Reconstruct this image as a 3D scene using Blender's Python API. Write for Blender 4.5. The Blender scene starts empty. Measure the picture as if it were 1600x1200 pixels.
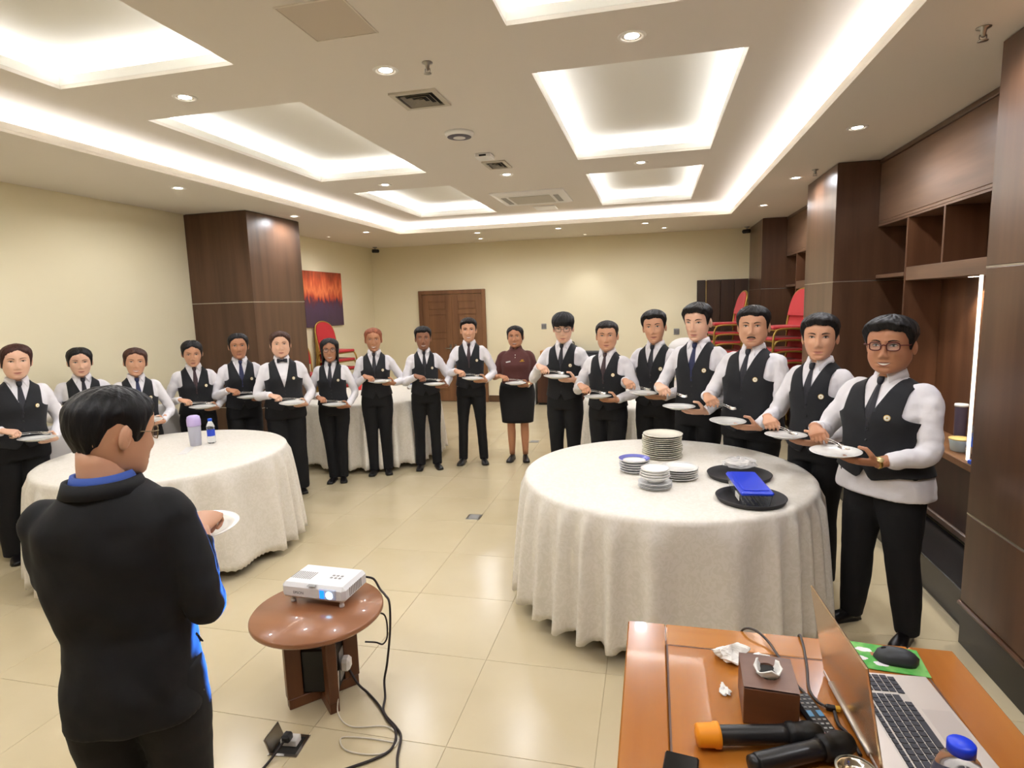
import bpy, bmesh, math, random
import numpy as np
from math import sin, cos, pi, radians, sqrt, exp
from mathutils import Vector, Matrix
random.seed(7)
SC = bpy.context.scene
COL = SC.collection

# ------------------------------------------------------------------ camera, world, exposure
cam_data = bpy.data.cameras.new('camera')
cam_data.sensor_fit = 'HORIZONTAL'
cam_data.sensor_width = 36.0
cam_data.lens = 36.0 * 920.0 / 1600.0
cam_data.clip_start = 0.05
cam = bpy.data.objects.new('camera', cam_data)
COL.objects.link(cam)
_f = Vector((-0.232233, 0.963246, -0.135002)).normalized()      # viewing direction
_xa = Vector((0.972657, 0.230341, -0.029688))                     # to the right of the picture
_xa = (_xa - _f * _xa.dot(_f)).normalized()
_ya = _xa.cross(_f)
cam.matrix_world = Matrix(((_xa.x, _ya.x, -_f.x, 0.0), (_xa.y, _ya.y, -_f.y, 0.0), (_xa.z, _ya.z, -_f.z, 1.78), (0, 0, 0, 1)))
SC.camera = cam
world = bpy.data.worlds.new('world')
SC.world = world
world.use_nodes = True
world.node_tree.nodes['Background'].inputs[0].default_value = (0.95, 0.92, 0.88, 1)
world.node_tree.nodes['Background'].inputs[1].default_value = 0.05
SC.view_settings.view_transform = 'Standard'
SC.view_settings.look = 'None'
SC.view_settings.gamma = 1.0
SC.view_settings.use_curve_mapping = False
SC.view_settings.exposure = 1.0

# ------------------------------------------------------------------ room numbers (metres)
C1, C2, C3 = 2.88, 3.02, 3.17            # soffit, tray ceiling, coffer ceiling
XL, XR, XB = -5.13, 1.52, 1.85           # left wall, right column faces, right bay faces
YF, YB = -2.4, 10.34                     # wall behind the camera, back wall
TX0, TX1, TY0, TY1 = -3.75, 1.015, 0.12, 8.55      # tray opening
COF = [(-3.17, -2.065, y0, y1) for y0, y1 in ((0.69, 2.77), (3.35, 5.41), (6.05, 8.0))] + \
      [(-0.645, 0.467, y0, y1) for y0, y1 in ((0.69, 2.77), (3.35, 5.42), (6.03, 8.0))]

def strip_light(name, x, y, z, lx, ly, power, col=(0.97, 0.985, 1.05)):
    d = bpy.data.lights.new(name, 'AREA')
    d.shape = 'RECTANGLE'
    d.size, d.size_y = lx, ly
    d.energy = power
    d.color = col
    o = bpy.data.objects.new(name, d)
    o.location = (x, y, z)
    o.rotation_euler = (pi, 0, 0)        # shines up onto the ceiling from the cove ledge
    COL.objects.link(o)

PW_TRAY, PW_COF, PW_DOWN = 4.8, 1.9, 18.0       # W per metre, W per metre, W per lamp
g = 0.10
for x in (TX0 - g, TX1 + g):
    strip_light('cove_led', x, (TY0 + TY1) / 2, 2.925, 0.04, TY1 - TY0, PW_TRAY * (TY1 - TY0))
for y in (TY0 - g, TY1 + g):
    strip_light('cove_led', (TX0 + TX1) / 2, y, 2.925, TX1 - TX0, 0.04, PW_TRAY * (TX1 - TX0))
g = 0.07
for (x0, x1, y0, y1) in COF:
    for x in (x0 - g, x1 + g):
        strip_light('coffer_led', x, (y0 + y1) / 2, 3.075, 0.03, y1 - y0, PW_COF * (y1 - y0))
    for y in (y0 - g, y1 + g):
        strip_light('coffer_led', (x0 + x1) / 2, y, 3.075, x1 - x0, 0.03, PW_COF * (x1 - x0))

# ------------------------------------------------------------------ helpers
def lin(c):
    return tuple(((v / 255.0) / 12.92 if v / 255.0 <= 0.04045 else ((v / 255.0 + 0.055) / 1.055) ** 2.4) for v in c)

MATS = {}
def mat(name, rgb, rough=0.6, metal=0.0, emit=0.0, trans=0.0, alpha=1.0, sheen=0.0, coat=0.0, spec=0.5, ior=1.45):
    if name in MATS: return MATS[name]
    m = bpy.data.materials.new(name)
    m.use_nodes = True
    b = m.node_tree.nodes['Principled BSDF']
    c = lin(rgb) + (1.0,)
    b.inputs['Base Color'].default_value = c
    b.inputs['Roughness'].default_value = rough
    b.inputs['Metallic'].default_value = metal
    b.inputs['Specular IOR Level'].default_value = spec
    b.inputs['IOR'].default_value = ior
    b.inputs['Transmission Weight'].default_value = trans
    b.inputs['Alpha'].default_value = alpha
    b.inputs['Coat Weight'].default_value = coat
    b.inputs['Sheen Weight'].default_value = sheen
    if emit:
        b.inputs['Emission Color'].default_value = c
        b.inputs['Emission Strength'].default_value = emit
    MATS[name] = m
    return m

def nodes_of(m):
    nt = m.node_tree
    return nt, nt.nodes['Principled BSDF']

def add_noise(m, rgb2, scale=(1, 1, 1), detail=4.0, lo=0.35, hi=0.65, bump=0.0, nscale=1.0, coords='Object', rand=0.0, bscale=None, rough2=None):
    """mixes a second colour in by noise, with an optional bump, and optional per-object shade"""
    nt, b = nodes_of(m)
    tc = nt.nodes.new('ShaderNodeTexCoord')
    mp = nt.nodes.new('ShaderNodeMapping')
    mp.inputs['Scale'].default_value = scale
    nt.links.new(tc.outputs[coords], mp.inputs['Vector'])
    vec = mp.outputs['Vector']
    if rand:
        oi = nt.nodes.new('ShaderNodeObjectInfo')
        ad = nt.nodes.new('ShaderNodeVectorMath'); ad.operation = 'ADD'
        sc = nt.nodes.new('ShaderNodeVectorMath'); sc.operation = 'SCALE'
        cb = nt.nodes.new('ShaderNodeCombineXYZ')
        for i in range(3): nt.links.new(oi.outputs['Random'], cb.inputs[i])
        nt.links.new(cb.outputs[0], sc.inputs[0]); sc.inputs['Scale'].default_value = 37.0
        nt.links.new(vec, ad.inputs[0]); nt.links.new(sc.outputs[0], ad.inputs[1])
        vec = ad.outputs[0]
    n = nt.nodes.new('ShaderNodeTexNoise')
    n.inputs['Scale'].default_value = nscale
    n.inputs['Detail'].default_value = detail
    nt.links.new(vec, n.inputs['Vector'])
    r = nt.nodes.new('ShaderNodeValToRGB')
    r.color_ramp.elements[0].position = lo
    r.color_ramp.elements[1].position = hi
    r.color_ramp.elements[0].color = b.inputs['Base Color'].default_value[:]
    r.color_ramp.elements[1].color = lin(rgb2) + (1.0,)
    nt.links.new(n.outputs['Fac'], r.inputs['Fac'])
    out = r.outputs['Color']
    if rand:
        mx = nt.nodes.new('ShaderNodeHueSaturation')
        ma = nt.nodes.new('ShaderNodeMapRange')
        ma.inputs['To Min'].default_value = 1.0 - rand
        ma.inputs['To Max'].default_value = 1.0 + rand
        nt.links.new(oi.outputs['Random'], ma.inputs['Value'])
        nt.links.new(ma.outputs[0], mx.inputs['Value'])
        nt.links.new(out, mx.inputs['Color'])
        out = mx.outputs['Color']
    nt.links.new(out, b.inputs['Base Color'])
    if bump:
        bp = nt.nodes.new('ShaderNodeBump')
        bp.inputs['Strength'].default_value = bump
        bp.inputs['Distance'].default_value = 0.01
        src = n.outputs['Fac']
        if bscale:
            n2 = nt.nodes.new('ShaderNodeTexNoise')
            n2.inputs['Scale'].default_value = bscale
            n2.inputs['Detail'].default_value = 3.0
            nt.links.new(tc.outputs[coords], n2.inputs['Vector'])
            src = n2.outputs['Fac']
        nt.links.new(src, bp.inputs['Height'])
        nt.links.new(bp.outputs['Normal'], b.inputs['Normal'])
    return m

class MB:
    """collects polygons and links them as ONE mesh object"""
    def __init__(s):
        s.v = []; s.f = []; s.m = []; s.sm = []
    def add(s, v, f, mi=0, smooth=True, M=None):
        o = len(s.v)
        if M is not None:
            v = [M @ Vector(p) for p in v]
        s.v += [tuple(map(float, p)) for p in v]
        s.f += [tuple(i + o for i in q) for q in f]
        s.m += [mi] * len(f) if not hasattr(mi, '__len__') else list(mi)
        s.sm += [smooth] * len(f)
        return s
    def box(s, x0, x1, y0, y1, z0, z1, bev=0.0, mi=0, M=None):
        if bev <= 0:
            v = [(x, y, z) for z in (z0, z1) for y in (y0, y1) for x in (x0, x1)]
            f = [(0, 2, 3, 1), (4, 5, 7, 6), (0, 1, 5, 4), (2, 6, 7, 3), (0, 4, 6, 2), (1, 3, 7, 5)]
            return s.add(v, f, mi, False, M)
        b = min(bev, (x1 - x0) * .49, (y1 - y0) * .49, (z1 - z0) * .49)
        def ring(z, i):
            return [(x0 + i, y0 + b, z), (x0 + b, y0 + i, z), (x1 - b, y0 + i, z), (x1 - i, y0 + b, z),
                    (x1 - i, y1 - b, z), (x1 - b, y1 - i, z), (x0 + b, y1 - i, z), (x0 + i, y1 - b, z)]
        v = ring(z0, b) + ring(z0 + b, 0) + ring(z1 - b, 0) + ring(z1, b)
        f = [tuple(range(7, -1, -1)), tuple(range(24, 32))]
        for k in range(3):
            for i in range(8):
                j = (i + 1) % 8
                f.append((k * 8 + i, k * 8 + j, k * 8 + 8 + j, k * 8 + 8 + i))
        return s.add(v, f, mi, False, M)
    def loft(s, rings, close=True, cap0=True, cap1=True, mi=0, smooth=True, M=None):
        n = len(rings[0]); v = []; f = []
        for r in rings: v += [tuple(p) for p in r]
        for k in range(len(rings) - 1):
            for i in range(n if close else n - 1):
                j = (i + 1) % n
                f.append((k * n + i, k * n + j, (k + 1) * n + j, (k + 1) * n + i))
        if cap0: f.append(tuple(range(n - 1, -1, -1)))
        if cap1: f.append(tuple(range((len(rings) - 1) * n, len(rings) * n)))
        return s.add(v, f, mi, smooth, M)
    def lathe(s, prof, n=32, c=(0, 0, 0), mi=0, M=None, cap0=True, cap1=True):
        rings = [[(c[0] + r * cos(2 * pi * i / n), c[1] + r * sin(2 * pi * i / n), c[2] + z) for i in range(n)] for r, z in prof]
        return s.loft(rings, True, cap0, cap1, mi, True, M)
    def tube(s, path, rad, n=8, mi=0, M=None, flat=1.0, up=None):
        P = [Vector(p) for p in path]
        R = rad if hasattr(rad, '__len__') else [rad] * len(P)
        rings = []
        t0 = (P[1] - P[0]).normalized()
        a = Vector(up) if up else (Vector((0, 0, 1)) if abs(t0.z) < .9 else Vector((1, 0, 0)))
        a = (a - t0 * a.dot(t0)).normalized()
        for k in range(len(P)):
            t = (P[min(k + 1, len(P) - 1)] - P[max(k - 1, 0)]).normalized()
            a = (a - t * a.dot(t)).normalized()
            b = t.cross(a)
            rings.append([P[k] + (a * cos(2 * pi * i / n) * flat + b * sin(2 * pi * i / n)) * R[k] for i in range(n)])
        return s.loft(rings, True, True, True, mi, True, M)
    def ball(s, c, r, n=14, m=9, mi=0, M=None):
        r = r if hasattr(r, '__len__') else (r, r, r)
        rings = []
        for k in range(m + 1):
            p = -pi / 2 + pi * k / m
            q = max(cos(p), 1e-3)
            rings.append([(c[0] + r[0] * q * cos(2 * pi * i / n), c[1] + r[1] * q * sin(2 * pi * i / n), c[2] + r[2] * sin(p)) for i in range(n)])
        return s.loft(rings, True, True, True, mi, True, M)
    def mesh(s, name, mats, sharp=None):
        me = bpy.data.meshes.new(name)
        me.from_pydata(s.v, [], s.f)
        for m in (mats if isinstance(mats, (list, tuple)) else [mats]): me.materials.append(m)
        me.polygons.foreach_set('material_index', s.m)
        me.polygons.foreach_set('use_smooth', s.sm)
        me.update()
        if sharp: me.set_sharp_from_angle(angle=radians(sharp))
        return me
    def build(s, name, mats, parent=None, loc=None, rot=None, sharp=None, kind=None, label=None, cat=None, group=None):
        return link(name, s.mesh(name, mats, sharp), parent, loc, rot, kind, label, cat, group)

def link(name, data, parent=None, loc=None, rot=None, kind=None, label=None, cat=None, group=None):
    o = bpy.data.objects.new(name, data)
    COL.objects.link(o)
    if parent is not None: o.parent = parent
    if loc is not None: o.location = loc
    if rot is not None: o.rotation_euler = rot
    tag(o, label, cat, group, kind)
    return o

def tag(o, label=None, cat=None, group=None, kind=None):
    if label: o['label'] = label
    if cat: o['category'] = cat
    if group: o['group'] = group
    if kind: o['kind'] = kind
    return o

def thing(name, label, cat, loc=(0, 0, 0), rz=0.0, group=None):
    return link(name, None, None, loc, (0, 0, rz), None, label, cat, group)

def copy_tree(o, parent=None):
    c = o.copy(); COL.objects.link(c)
    if parent is not None: c.parent = parent
    for ch in list(o.children): copy_tree(ch, c)
    return c

def spline(pts, n):
    """Catmull-Rom through pts, n samples per span"""
    P = [Vector(p) for p in pts]
    P = [P[0] * 2 - P[1]] + P + [P[-1] * 2 - P[-2]]
    out = []
    for k in range(1, len(P) - 2):
        for i in range(n):
            t = i / n
            a, b, c, d = P[k - 1], P[k], P[k + 1], P[k + 2]
            out.append(0.5 * ((2 * b) + (c - a) * t + (2 * a - 5 * b + 4 * c - d) * t * t + (3 * b - a - 3 * c + d) * t ** 3))
    out.append(P[-2].copy())
    return out

def remesh(mb, voxel, smooth=4, fac=0.5):
    """union of the collected closed shapes as one continuous mesh: verts, faces"""
    me = mb.mesh('tmp', [])
    o = bpy.data.objects.new('tmp', me); COL.objects.link(o)
    md = o.modifiers.new('r', 'REMESH'); md.mode = 'VOXEL'; md.voxel_size = voxel
    if smooth:
        ms = o.modifiers.new('s', 'SMOOTH'); ms.factor = fac; ms.iterations = smooth
    dg = bpy.context.evaluated_depsgraph_get()
    ev = o.evaluated_get(dg)
    m2 = ev.to_mesh()
    n = len(m2.vertices)
    co = np.empty(n * 3, dtype=np.float32); m2.vertices.foreach_get('co', co)
    v = co.reshape(-1, 3).tolist()
    f = [tuple(p.vertices) for p in m2.polygons]
    ev.to_mesh_clear()
    bpy.data.objects.remove(o); bpy.data.meshes.remove(me)
    return v, f

def clip(v, f, val):
    """keeps the part of a mesh where val >= 0, cutting polygons exactly along val = 0"""
    v = [Vector(p) for p in v]; val = list(val); cache = {}; nf = []
    def cut(a, b):
        k = (min(a, b), max(a, b))
        if k not in cache:
            t = val[a] / (val[a] - val[b])
            v.append(v[a].lerp(v[b], t)); val.append(0.0); cache[k] = len(v) - 1
        return cache[k]
    for q in f:
        s = [val[i] >= 0 for i in q]
        if all(s): nf.append(q); continue
        if not any(s): continue
        out = []
        for i in range(len(q)):
            a, b = q[i], q[(i + 1) % len(q)]
            if val[a] >= 0: out.append(a)
            if (val[a] >= 0) != (val[b] >= 0): out.append(cut(a, b))
        out = [x for i, x in enumerate(out) if x != out[i - 1]]
        if len(out) >= 3: nf.append(tuple(out))
    used = sorted({i for q in nf for i in q}); mp = {i: k for k, i in enumerate(used)}
    return [v[i] for i in used], [tuple(mp[i] for i in q) for q in nf]

# ------------------------------------------------------------------ materials of the room
def wood(name, c1, c2, rough=0.35, axis='Z', k=1.0, rand=0.0, coat=0.0):
    m = mat(name, c1, rough, coat=coat)
    s = {'Z': (9 * k, 9 * k, 0.7 * k), 'X': (0.7 * k, 9 * k, 9 * k), 'Y': (9 * k, 0.7 * k, 9 * k)}[axis]
    return add_noise(m, c2, s, 7.0, 0.34, 0.68, 0.04, rand=rand)
m_cream = add_noise(mat('cream_wall_paint', (237, 226, 191), 0.75), (239, 229, 196), (1, 1, 1), 2, 0.3, 0.7)
m_soffit = mat('soffit_paint', (226, 218, 204), 0.85)
m_tray = mat('tray_ceiling_paint', (228, 221, 211), 0.85)
m_white = mat('white_ceiling_paint', (240, 238, 230), 0.8)
m_grout = mat('tile_grout', (188, 172, 136), 0.7)
m_tile = add_noise(mat('beige_floor_tile', (208, 194, 161), 0.22), (201, 186, 151), (1, 1, 1), 5, 0.3, 0.75, rand=0.012, nscale=2.5)
m_dwood = wood('dark_column_veneer', (100, 70, 50), (76, 51, 35), 0.3)
m_dwood.node_tree.nodes['Principled BSDF'].inputs['Coat Weight'].default_value = .25
m_dwood.node_tree.nodes['Principled BSDF'].inputs['Coat Roughness'].default_value = .3
m_swood = wood('shelf_veneer', (128, 98, 76), (102, 76, 58), 0.38, 'Y')
m_niche = wood('red_niche_veneer', (108, 72, 48), (84, 52, 32), 0.4)
m_door = wood('door_veneer', (136, 96, 62), (112, 76, 48), 0.5)
m_black_base = mat('black_gloss_plinth', (24, 21, 20), 0.25)
m_basewood = mat('brown_baseboard', (96, 70, 46), 0.45)
m_strip = mat('aluminium_inlay', (196, 190, 180), 0.3, 0.9)
m_white_plastic = mat('white_plastic', (232, 230, 226), 0.4)
m_grey_plastic = mat('grey_plastic', (150, 148, 144), 0.5)
m_black = mat('black_plastic', (22, 22, 24), 0.4)
m_dark = mat('dark_void', (40, 38, 35), 0.8)
m_chrome = mat('chrome', (225, 222, 216), 0.12, 1.0)
m_steel = mat('brushed_steel', (170, 166, 158), 0.3, 1.0)
m_lamp = mat('lamp_lens', (255, 248, 235), 0.5, emit=14.0)
m_cloth = mat('ivory_brocade', (236, 229, 214), 0.62, sheen=0.15)
def brocade(m):
    nt, b = nodes_of(m)
    tc = nt.nodes.new('ShaderNodeTexCoord')
    n = nt.nodes.new('ShaderNodeTexNoise'); n.inputs['Scale'].default_value = 22; n.inputs['Detail'].default_value = 3; n.inputs['Distortion'].default_value = 2.5
    nt.links.new(tc.outputs['Object'], n.inputs['Vector'])
    r = nt.nodes.new('ShaderNodeValToRGB')
    r.color_ramp.elements[0].position = .46; r.color_ramp.elements[1].position = .54
    r.color_ramp.elements[0].color = lin((229, 223, 210)) + (1,); r.color_ramp.elements[1].color = lin((236, 230, 219)) + (1,)
    q = nt.nodes.new('ShaderNodeMapRange'); q.inputs['To Min'].default_value = .7; q.inputs['To Max'].default_value = .45
    nt.links.new(n.outputs['Fac'], r.inputs['Fac']); nt.links.new(r.outputs['Color'], b.inputs['Base Color'])
    nt.links.new(r.outputs['Color'], q.inputs['Value']); nt.links.new(q.outputs[0], b.inputs['Roughness'])
    bp = nt.nodes.new('ShaderNodeBump'); bp.inputs['Strength'].default_value = .05; bp.inputs['Distance'].default_value = .003
    nt.links.new(n.outputs['Fac'], bp.inputs['Height']); nt.links.new(bp.outputs[0], b.inputs['Normal'])
brocade(m_cloth)

def struct(mb, name, m, parent=None, **k):
    return mb.build(name, m, parent, kind=None if parent else 'structure', **k)

# ------------------------------------------------------------------ floor: grout bed with every tile a piece of its own
fl = struct(MB().box(XL - .2, 2.4, YF, YB + .2, -0.12, -0.0025), 'floor', m_grout)
TS = 0.6
tile_cache = {}
ys = [2.045 + TS * k for k in range(-8, 15)]
xs = [-0.815 + TS * k for k in range(-8, 6)]
for x in xs:
    for y in ys:
        x0, x1, y0, y1 = max(x, XL), min(x + TS, 1.95), max(y, YF), min(y + TS, YB)
        if x1 - x0 < .05 or y1 - y0 < .05: continue
        if y1 < .2: continue
        key = (round(x1 - x0, 3), round(y1 - y0, 3))
        if key not in tile_cache:
            tile_cache[key] = MB().box(0, key[0] - .002, 0, key[1] - .002, -0.006, 0, .0008).mesh('tile', [m_tile])
        link('tile', tile_cache[key], fl, (x0 + .001, y0 + .001, 0))

# ------------------------------------------------------------------ walls
struct(MB().box(XL - .15, XL, YF, YB + .15, 0, C1 + .02), 'wall_left', m_cream)
struct(MB().box(XL, 2.4, YB, YB + .15, 0, C1 + .02), 'wall_back', m_cream)
struct(MB().box(2.25, 2.4, YF, YB, 0, C1 + .02), 'wall_right', m_dwood)
struct(MB().box(XL, 2.25, YF - .15, YF, 0, C1 + .3), 'wall_front', m_cream)
struct(MB().box(XL, XL + .015, YF, YB, 0, .12, .004), 'baseboard_left', m_basewood)
bb = MB()
for a, b in ((XL + .02, -4.22), (-2.93, -1.99), (-.85, .70)): bb.box(a, b, YB - .015, YB, 0, .12, .004)
struct(bb, 'baseboard_back', m_basewood)

# ------------------------------------------------------------------ ceiling: soffit, tray with cove, six coffers
ce = link('ceiling', None, kind='structure')
s = MB()
X0, X1, Y0, Y1 = XL - .15, 2.4, YF - .15, YB + .15
for a in ((X0, TX0, Y0, Y1), (TX1, X1, Y0, Y1), (TX0, TX1, Y0, TY0), (TX0, TX1, TY1, Y1)):
    s.box(a[0], a[1], a[2], a[3], C1, C1 + .02)
s.build('soffit', m_soffit, ce)
def lip(x0, x1, y0, y1, z0, z1, t=.02):
    m = MB()
    m.box(x0 - t, x0, y0 - t, y1 + t, z0, z1); m.box(x1, x1 + t, y0 - t, y1 + t, z0, z1)
    m.box(x0, x1, y0 - t, y0, z0, z1); m.box(x0, x1, y1, y1 + t, z0, z1)
    return m
lip(TX0, TX1, TY0, TY1, C1 + .0205, C1 + .062).build('cove_lip', m_soffit, ce)
G = .22
lip(TX0 - G, TX1 + G, TY0 - G, TY1 + G, C1 + .0205, C2, .03).build('cove_wall', m_white, ce)
# tray ceiling as strips around the coffer openings
s = MB()
xs_ = [TX0 - G, COF[0][0], COF[0][1], COF[3][0], COF[3][1], TX1 + G]
for i in range(5):
    if i % 2 == 0:
        s.box(xs_[i], xs_[i + 1], TY0 - G, TY1 + G, C2, C2 + .02)
    else:
        yy = [TY0 - G] + [v for c in COF[(0 if i == 1 else 3):(3 if i == 1 else 6)] for v in c[2:]] + [TY1 + G]
        for k in range(0, len(yy), 2):
            s.box(xs_[i], xs_[i + 1], yy[k], yy[k + 1], C2, C2 + .02)
s.build('tray_ceiling', m_tray, ce)
for (x0, x1, y0, y1) in COF:
    q = lip(x0, x1, y0, y1, C2 + .0205, C2 + .068, .015)
    h = .15
    for b in lip(x0 - h, x1 + h, y0 - h, y1 + h, C2 + .0205, C3, .02), MB().box(x0 - h, x1 + h, y0 - h, y1 + h, C3, C3 + .02):
        q.add(b.v, b.f, 0, False)
    q.build('coffer', m_white, ce)
struct(MB().box(X0, X1, Y0, Y1, C3 + .05, C3 + .1), 'ceiling_slab', m_white)

# ------------------------------------------------------------------ downlights
m_ring = mat('lamp_trim_white', (236, 232, 224), 0.4)
ring_me = MB().lathe([(.038, .012), (.040, -.004), (.052, -.006), (.056, 0.0), (.056, .004)], 28, cap0=False, cap1=False).mesh('trim_ring', [m_ring])
lens_me = MB().lathe([(.001, -.002), (.026, -.001), (.040, .004)], 24, cap0=True, cap1=False).mesh('lens', [m_lamp])
def downlight(x, y, z, label, power=None, size=1.2, tilt=None, cone=172):
    t = thing('downlight', label, 'ceiling light', (x, y, z), 0, 'recessed downlights')
    for nm, me in (('trim_ring', ring_me), ('lens', lens_me)):
        o = link(nm, me, t); o.scale = (size, size, 1)
    d = bpy.data.lights.new('downlight_lamp', 'SPOT')
    d.energy = power if power is not None else PW_DOWN
    d.color = (0.97, 0.985, 1.05)
    d.spot_size = radians(cone); d.spot_blend = .55; d.shadow_soft_size = .05
    o = bpy.data.objects.new('downlight_lamp', d); COL.objects.link(o)
    o.location = (x, y, z - .02)
    if tilt: o.rotation_euler = tilt
rows = {'tray': [(-1.375, 3.07, 'left of the ceiling vent'), (-.10, 3.05, 'between the two nearest right coffers'), (-2.64, 3.08, 'between the two nearest left coffers'),
                 (-2.66, 5.77, 'between the two far left coffers'), (-1.38, 5.76, 'in the middle strip before the cassette'), (-.11, 5.72, 'between the two far right coffers')],
        'soffit': [(-4.08, 4.57, 'on the left soffit above the bare wall'), (1.33, 4.57, 'on the right soffit above the near shelf bay'), (1.315, 6.25, 'on the right soffit by the middle column'),
                   (1.313, 7.94, 'on the right soffit by the far column'), (-4.12, 6.38, 'on the left soffit beside the wood column'), (-4.08, 8.11, 'on the left soffit past the wood column'),
                   (-2.64, 8.96, 'on the far soffit, left of the cassette'), (-1.385, 9.0, 'on the far soffit straight past the cassette'), (-.11, 9.0, 'on the far soffit, right end')]}
for x, y, w in rows['tray']: downlight(x, y, C2, 'round white recessed downlight ' + w)
for x, y, w in rows['soffit']: downlight(x, y, C1, 'round white recessed downlight ' + w)
for x, y, w, sz in ((-2.82, 9.75, 'above the double door', 1.0), (.17, 9.70, 'by the far right of the back wall', 1.0), (-4.83, 8.35, 'above the abstract painting', .6), (-1.09, 9.96, 'washing the middle of the back wall', .6)):
    downlight(x, y, C1, 'small wall-washing downlight ' + w, 9.0, sz, cone=75)
for x, y in ((1.33, 2.88), (-4.08, 2.8), (1.33, 1.2), (-4.08, 1.0), (-2.64, .40), (-1.375, .40), (-.10, .40)):
    # the same lamps go on above and behind the camera; only their light reaches the picture
    d = bpy.data.lights.new('downlight_lamp', 'SPOT'); d.energy = PW_DOWN; d.color = (.97, .985, 1.05)
    d.spot_size = radians(158); d.spot_blend = .55; d.shadow_soft_size = .05
    o = bpy.data.objects.new('downlight_lamp', d); COL.objects.link(o); o.location = (x, y, (C1 if abs(x) > 2.7 or x > 1 else C2) - .02)

# ------------------------------------------------------------------ ceiling fittings
m_vent = mat('vent_metal', (198, 190, 174), .5)
def vent(x, y, sx, sy, label):
    t = thing('ceiling_vent', label, 'air vent', (x, y, C2))
    f = lip(-sx / 2 + .03, sx / 2 - .03, -sy / 2 + .03, sy / 2 - .03, -.012, 0, .03)
    f.build('frame', m_vent, t)
    MB().box(-sx / 2 + .03, sx / 2 - .03, -sy / 2 + .03, sy / 2 - .03, -.002, 0).build('backing', m_dark, t)
    for k in range(3):
        i = .05 + k * .032
        q = MB()
        a, b = sx / 2 - i, sy / 2 - i
        for (p, r) in (((-a, -b), (a, -b)), ((a, -b), (a, b)), ((a, b), (-a, b)), ((-a, b), (-a, -b))):
            n = Vector((-(p[0] + r[0]), -(p[1] + r[1]), 0)).normalized() * .018
            p, r = Vector((p[0], p[1], -.014)), Vector((r[0], r[1], -.014))
            e = (r - p).normalized() * .018
            q.add([p, r, r + n - e + Vector((0, 0, .012)), p + n + e + Vector((0, 0, .012))], [(0, 1, 2, 3), (3, 2, 1, 0)], 0, False)
        q.build('louvre', m_vent, t)
vent(-1.365, 3.53, .29, .29, 'square louvred ceiling vent nearest the camera')
vent(-1.36, 5.32, .21, .29, 'small louvred ceiling vent near the sensor')
t = thing('access_panel', 'plain square access panel flush in the tray ceiling', 'ceiling panel', (-1.37, 2.49, C2))
MB().box(-.15, .15, -.16, .16, -.004, 0, .002).build('panel', mat('panel_paint', (206, 194, 178), .8), t)
lip(-.15, .15, -.16, .16, -.006, 0, .006).build('frame', m_soffit, t)
t = thing('air_conditioner_cassette', 'square white ceiling air conditioner cassette with grille', 'air conditioner', (-1.38, 7.05, C2))
cs = MB(); cs.loft([[(-.42, -.42, 0), (.42, -.42, 0), (.42, .42, 0), (-.42, .42, 0)], [(-.42, -.42, -.012), (.42, -.42, -.012), (.42, .42, -.012), (-.42, .42, -.012)],
                    [(-.36, -.36, -.03), (.36, -.36, -.03), (.36, .36, -.03), (-.36, .36, -.03)]], smooth=False)
cs.build('body', m_white_plastic, t)
MB().box(-.24, .24, -.24, .24, -.036, -.03, .004).build('grille', mat('cassette_grille', (190, 184, 172), .6), t)
for k in range(4):
    o = MB().box(-.22, .22, -.335, -.275, -.034, -.028, .002).build('air_flap', m_grey_plastic if k % 2 else m_white_plastic, t)
    o.rotation_euler = (0, 0, k * pi / 2)
t = thing('ceiling_panel_lamp', 'small white rectangular cover just past the air conditioner', 'ceiling cover', (-1.37, 7.86, C2))
MB().box(-.14, .14, -.15, .15, -.012, 0, .004).build('cover', m_white_plastic, t)
def lathe_thing(name, label, cat, loc, prof, m, part='body', n=24, group=None):
    t = thing(name, label, cat, loc, 0, group)
    MB().lathe(prof, n).build(part, m, t)
    return t
t = lathe_thing('wifi_access_point', 'round white device on the ceiling, dark ring beneath', 'ceiling device', (-1.37, 4.28, C2), [(.105, 0), (.105, -.012), (.09, -.03), (.05, -.036)], m_white_plastic)
MB().lathe([(.088, -.031), (.06, -.0365), (.045, -.0368)], 24, cap0=False, cap1=False).build('ring', mat('device_ring', (96, 92, 104), .5), t)
t = thing('motion_sensor', 'small white square sensor box beside the small vent', 'ceiling device', (-1.37, 4.95, C2))
MB().box(-.07, .07, -.07, .07, -.035, 0, .008).build('body', m_white_plastic, t)
MB().box(-.03, .03, -.0705, -.069, -.026, -.012).build('slot', m_black, t)
def sprinkler(x, y, z, label):
    t = thing('sprinkler', label, 'sprinkler', (x, y, z))
    MB().lathe([(.028, 0), (.028, -.004), (.012, -.008), (.009, -.035), (.006, -.04)], 14).build('stem', m_steel, t)
    MB().lathe([(.02, -.052), (.02, -.055)], 14).build('deflector', m_steel, t)
    a = MB(); a.tube([(-.012, 0, -.03), (-.014, 0, -.042), (-.008, 0, -.052)], .0025, 6); a.tube([(.012, 0, -.03), (.014, 0, -.042), (.008, 0, -.052)], .0025, 6)
    a.build('yoke', m_steel, t)
sprinkler(-1.13, 3.04, C2, 'sprinkler head near the round downlight and square vent')
sprinkler(1.36, 3.07, C1, 'sprinkler head on the right soffit nearest the near column')
sprinkler(1.40, 5.92, C1, 'sprinkler head on the right soffit beside the middle column')
sprinkler(-4.35, 6.2, C1, 'sprinkler head in front of the left wood column')
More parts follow.
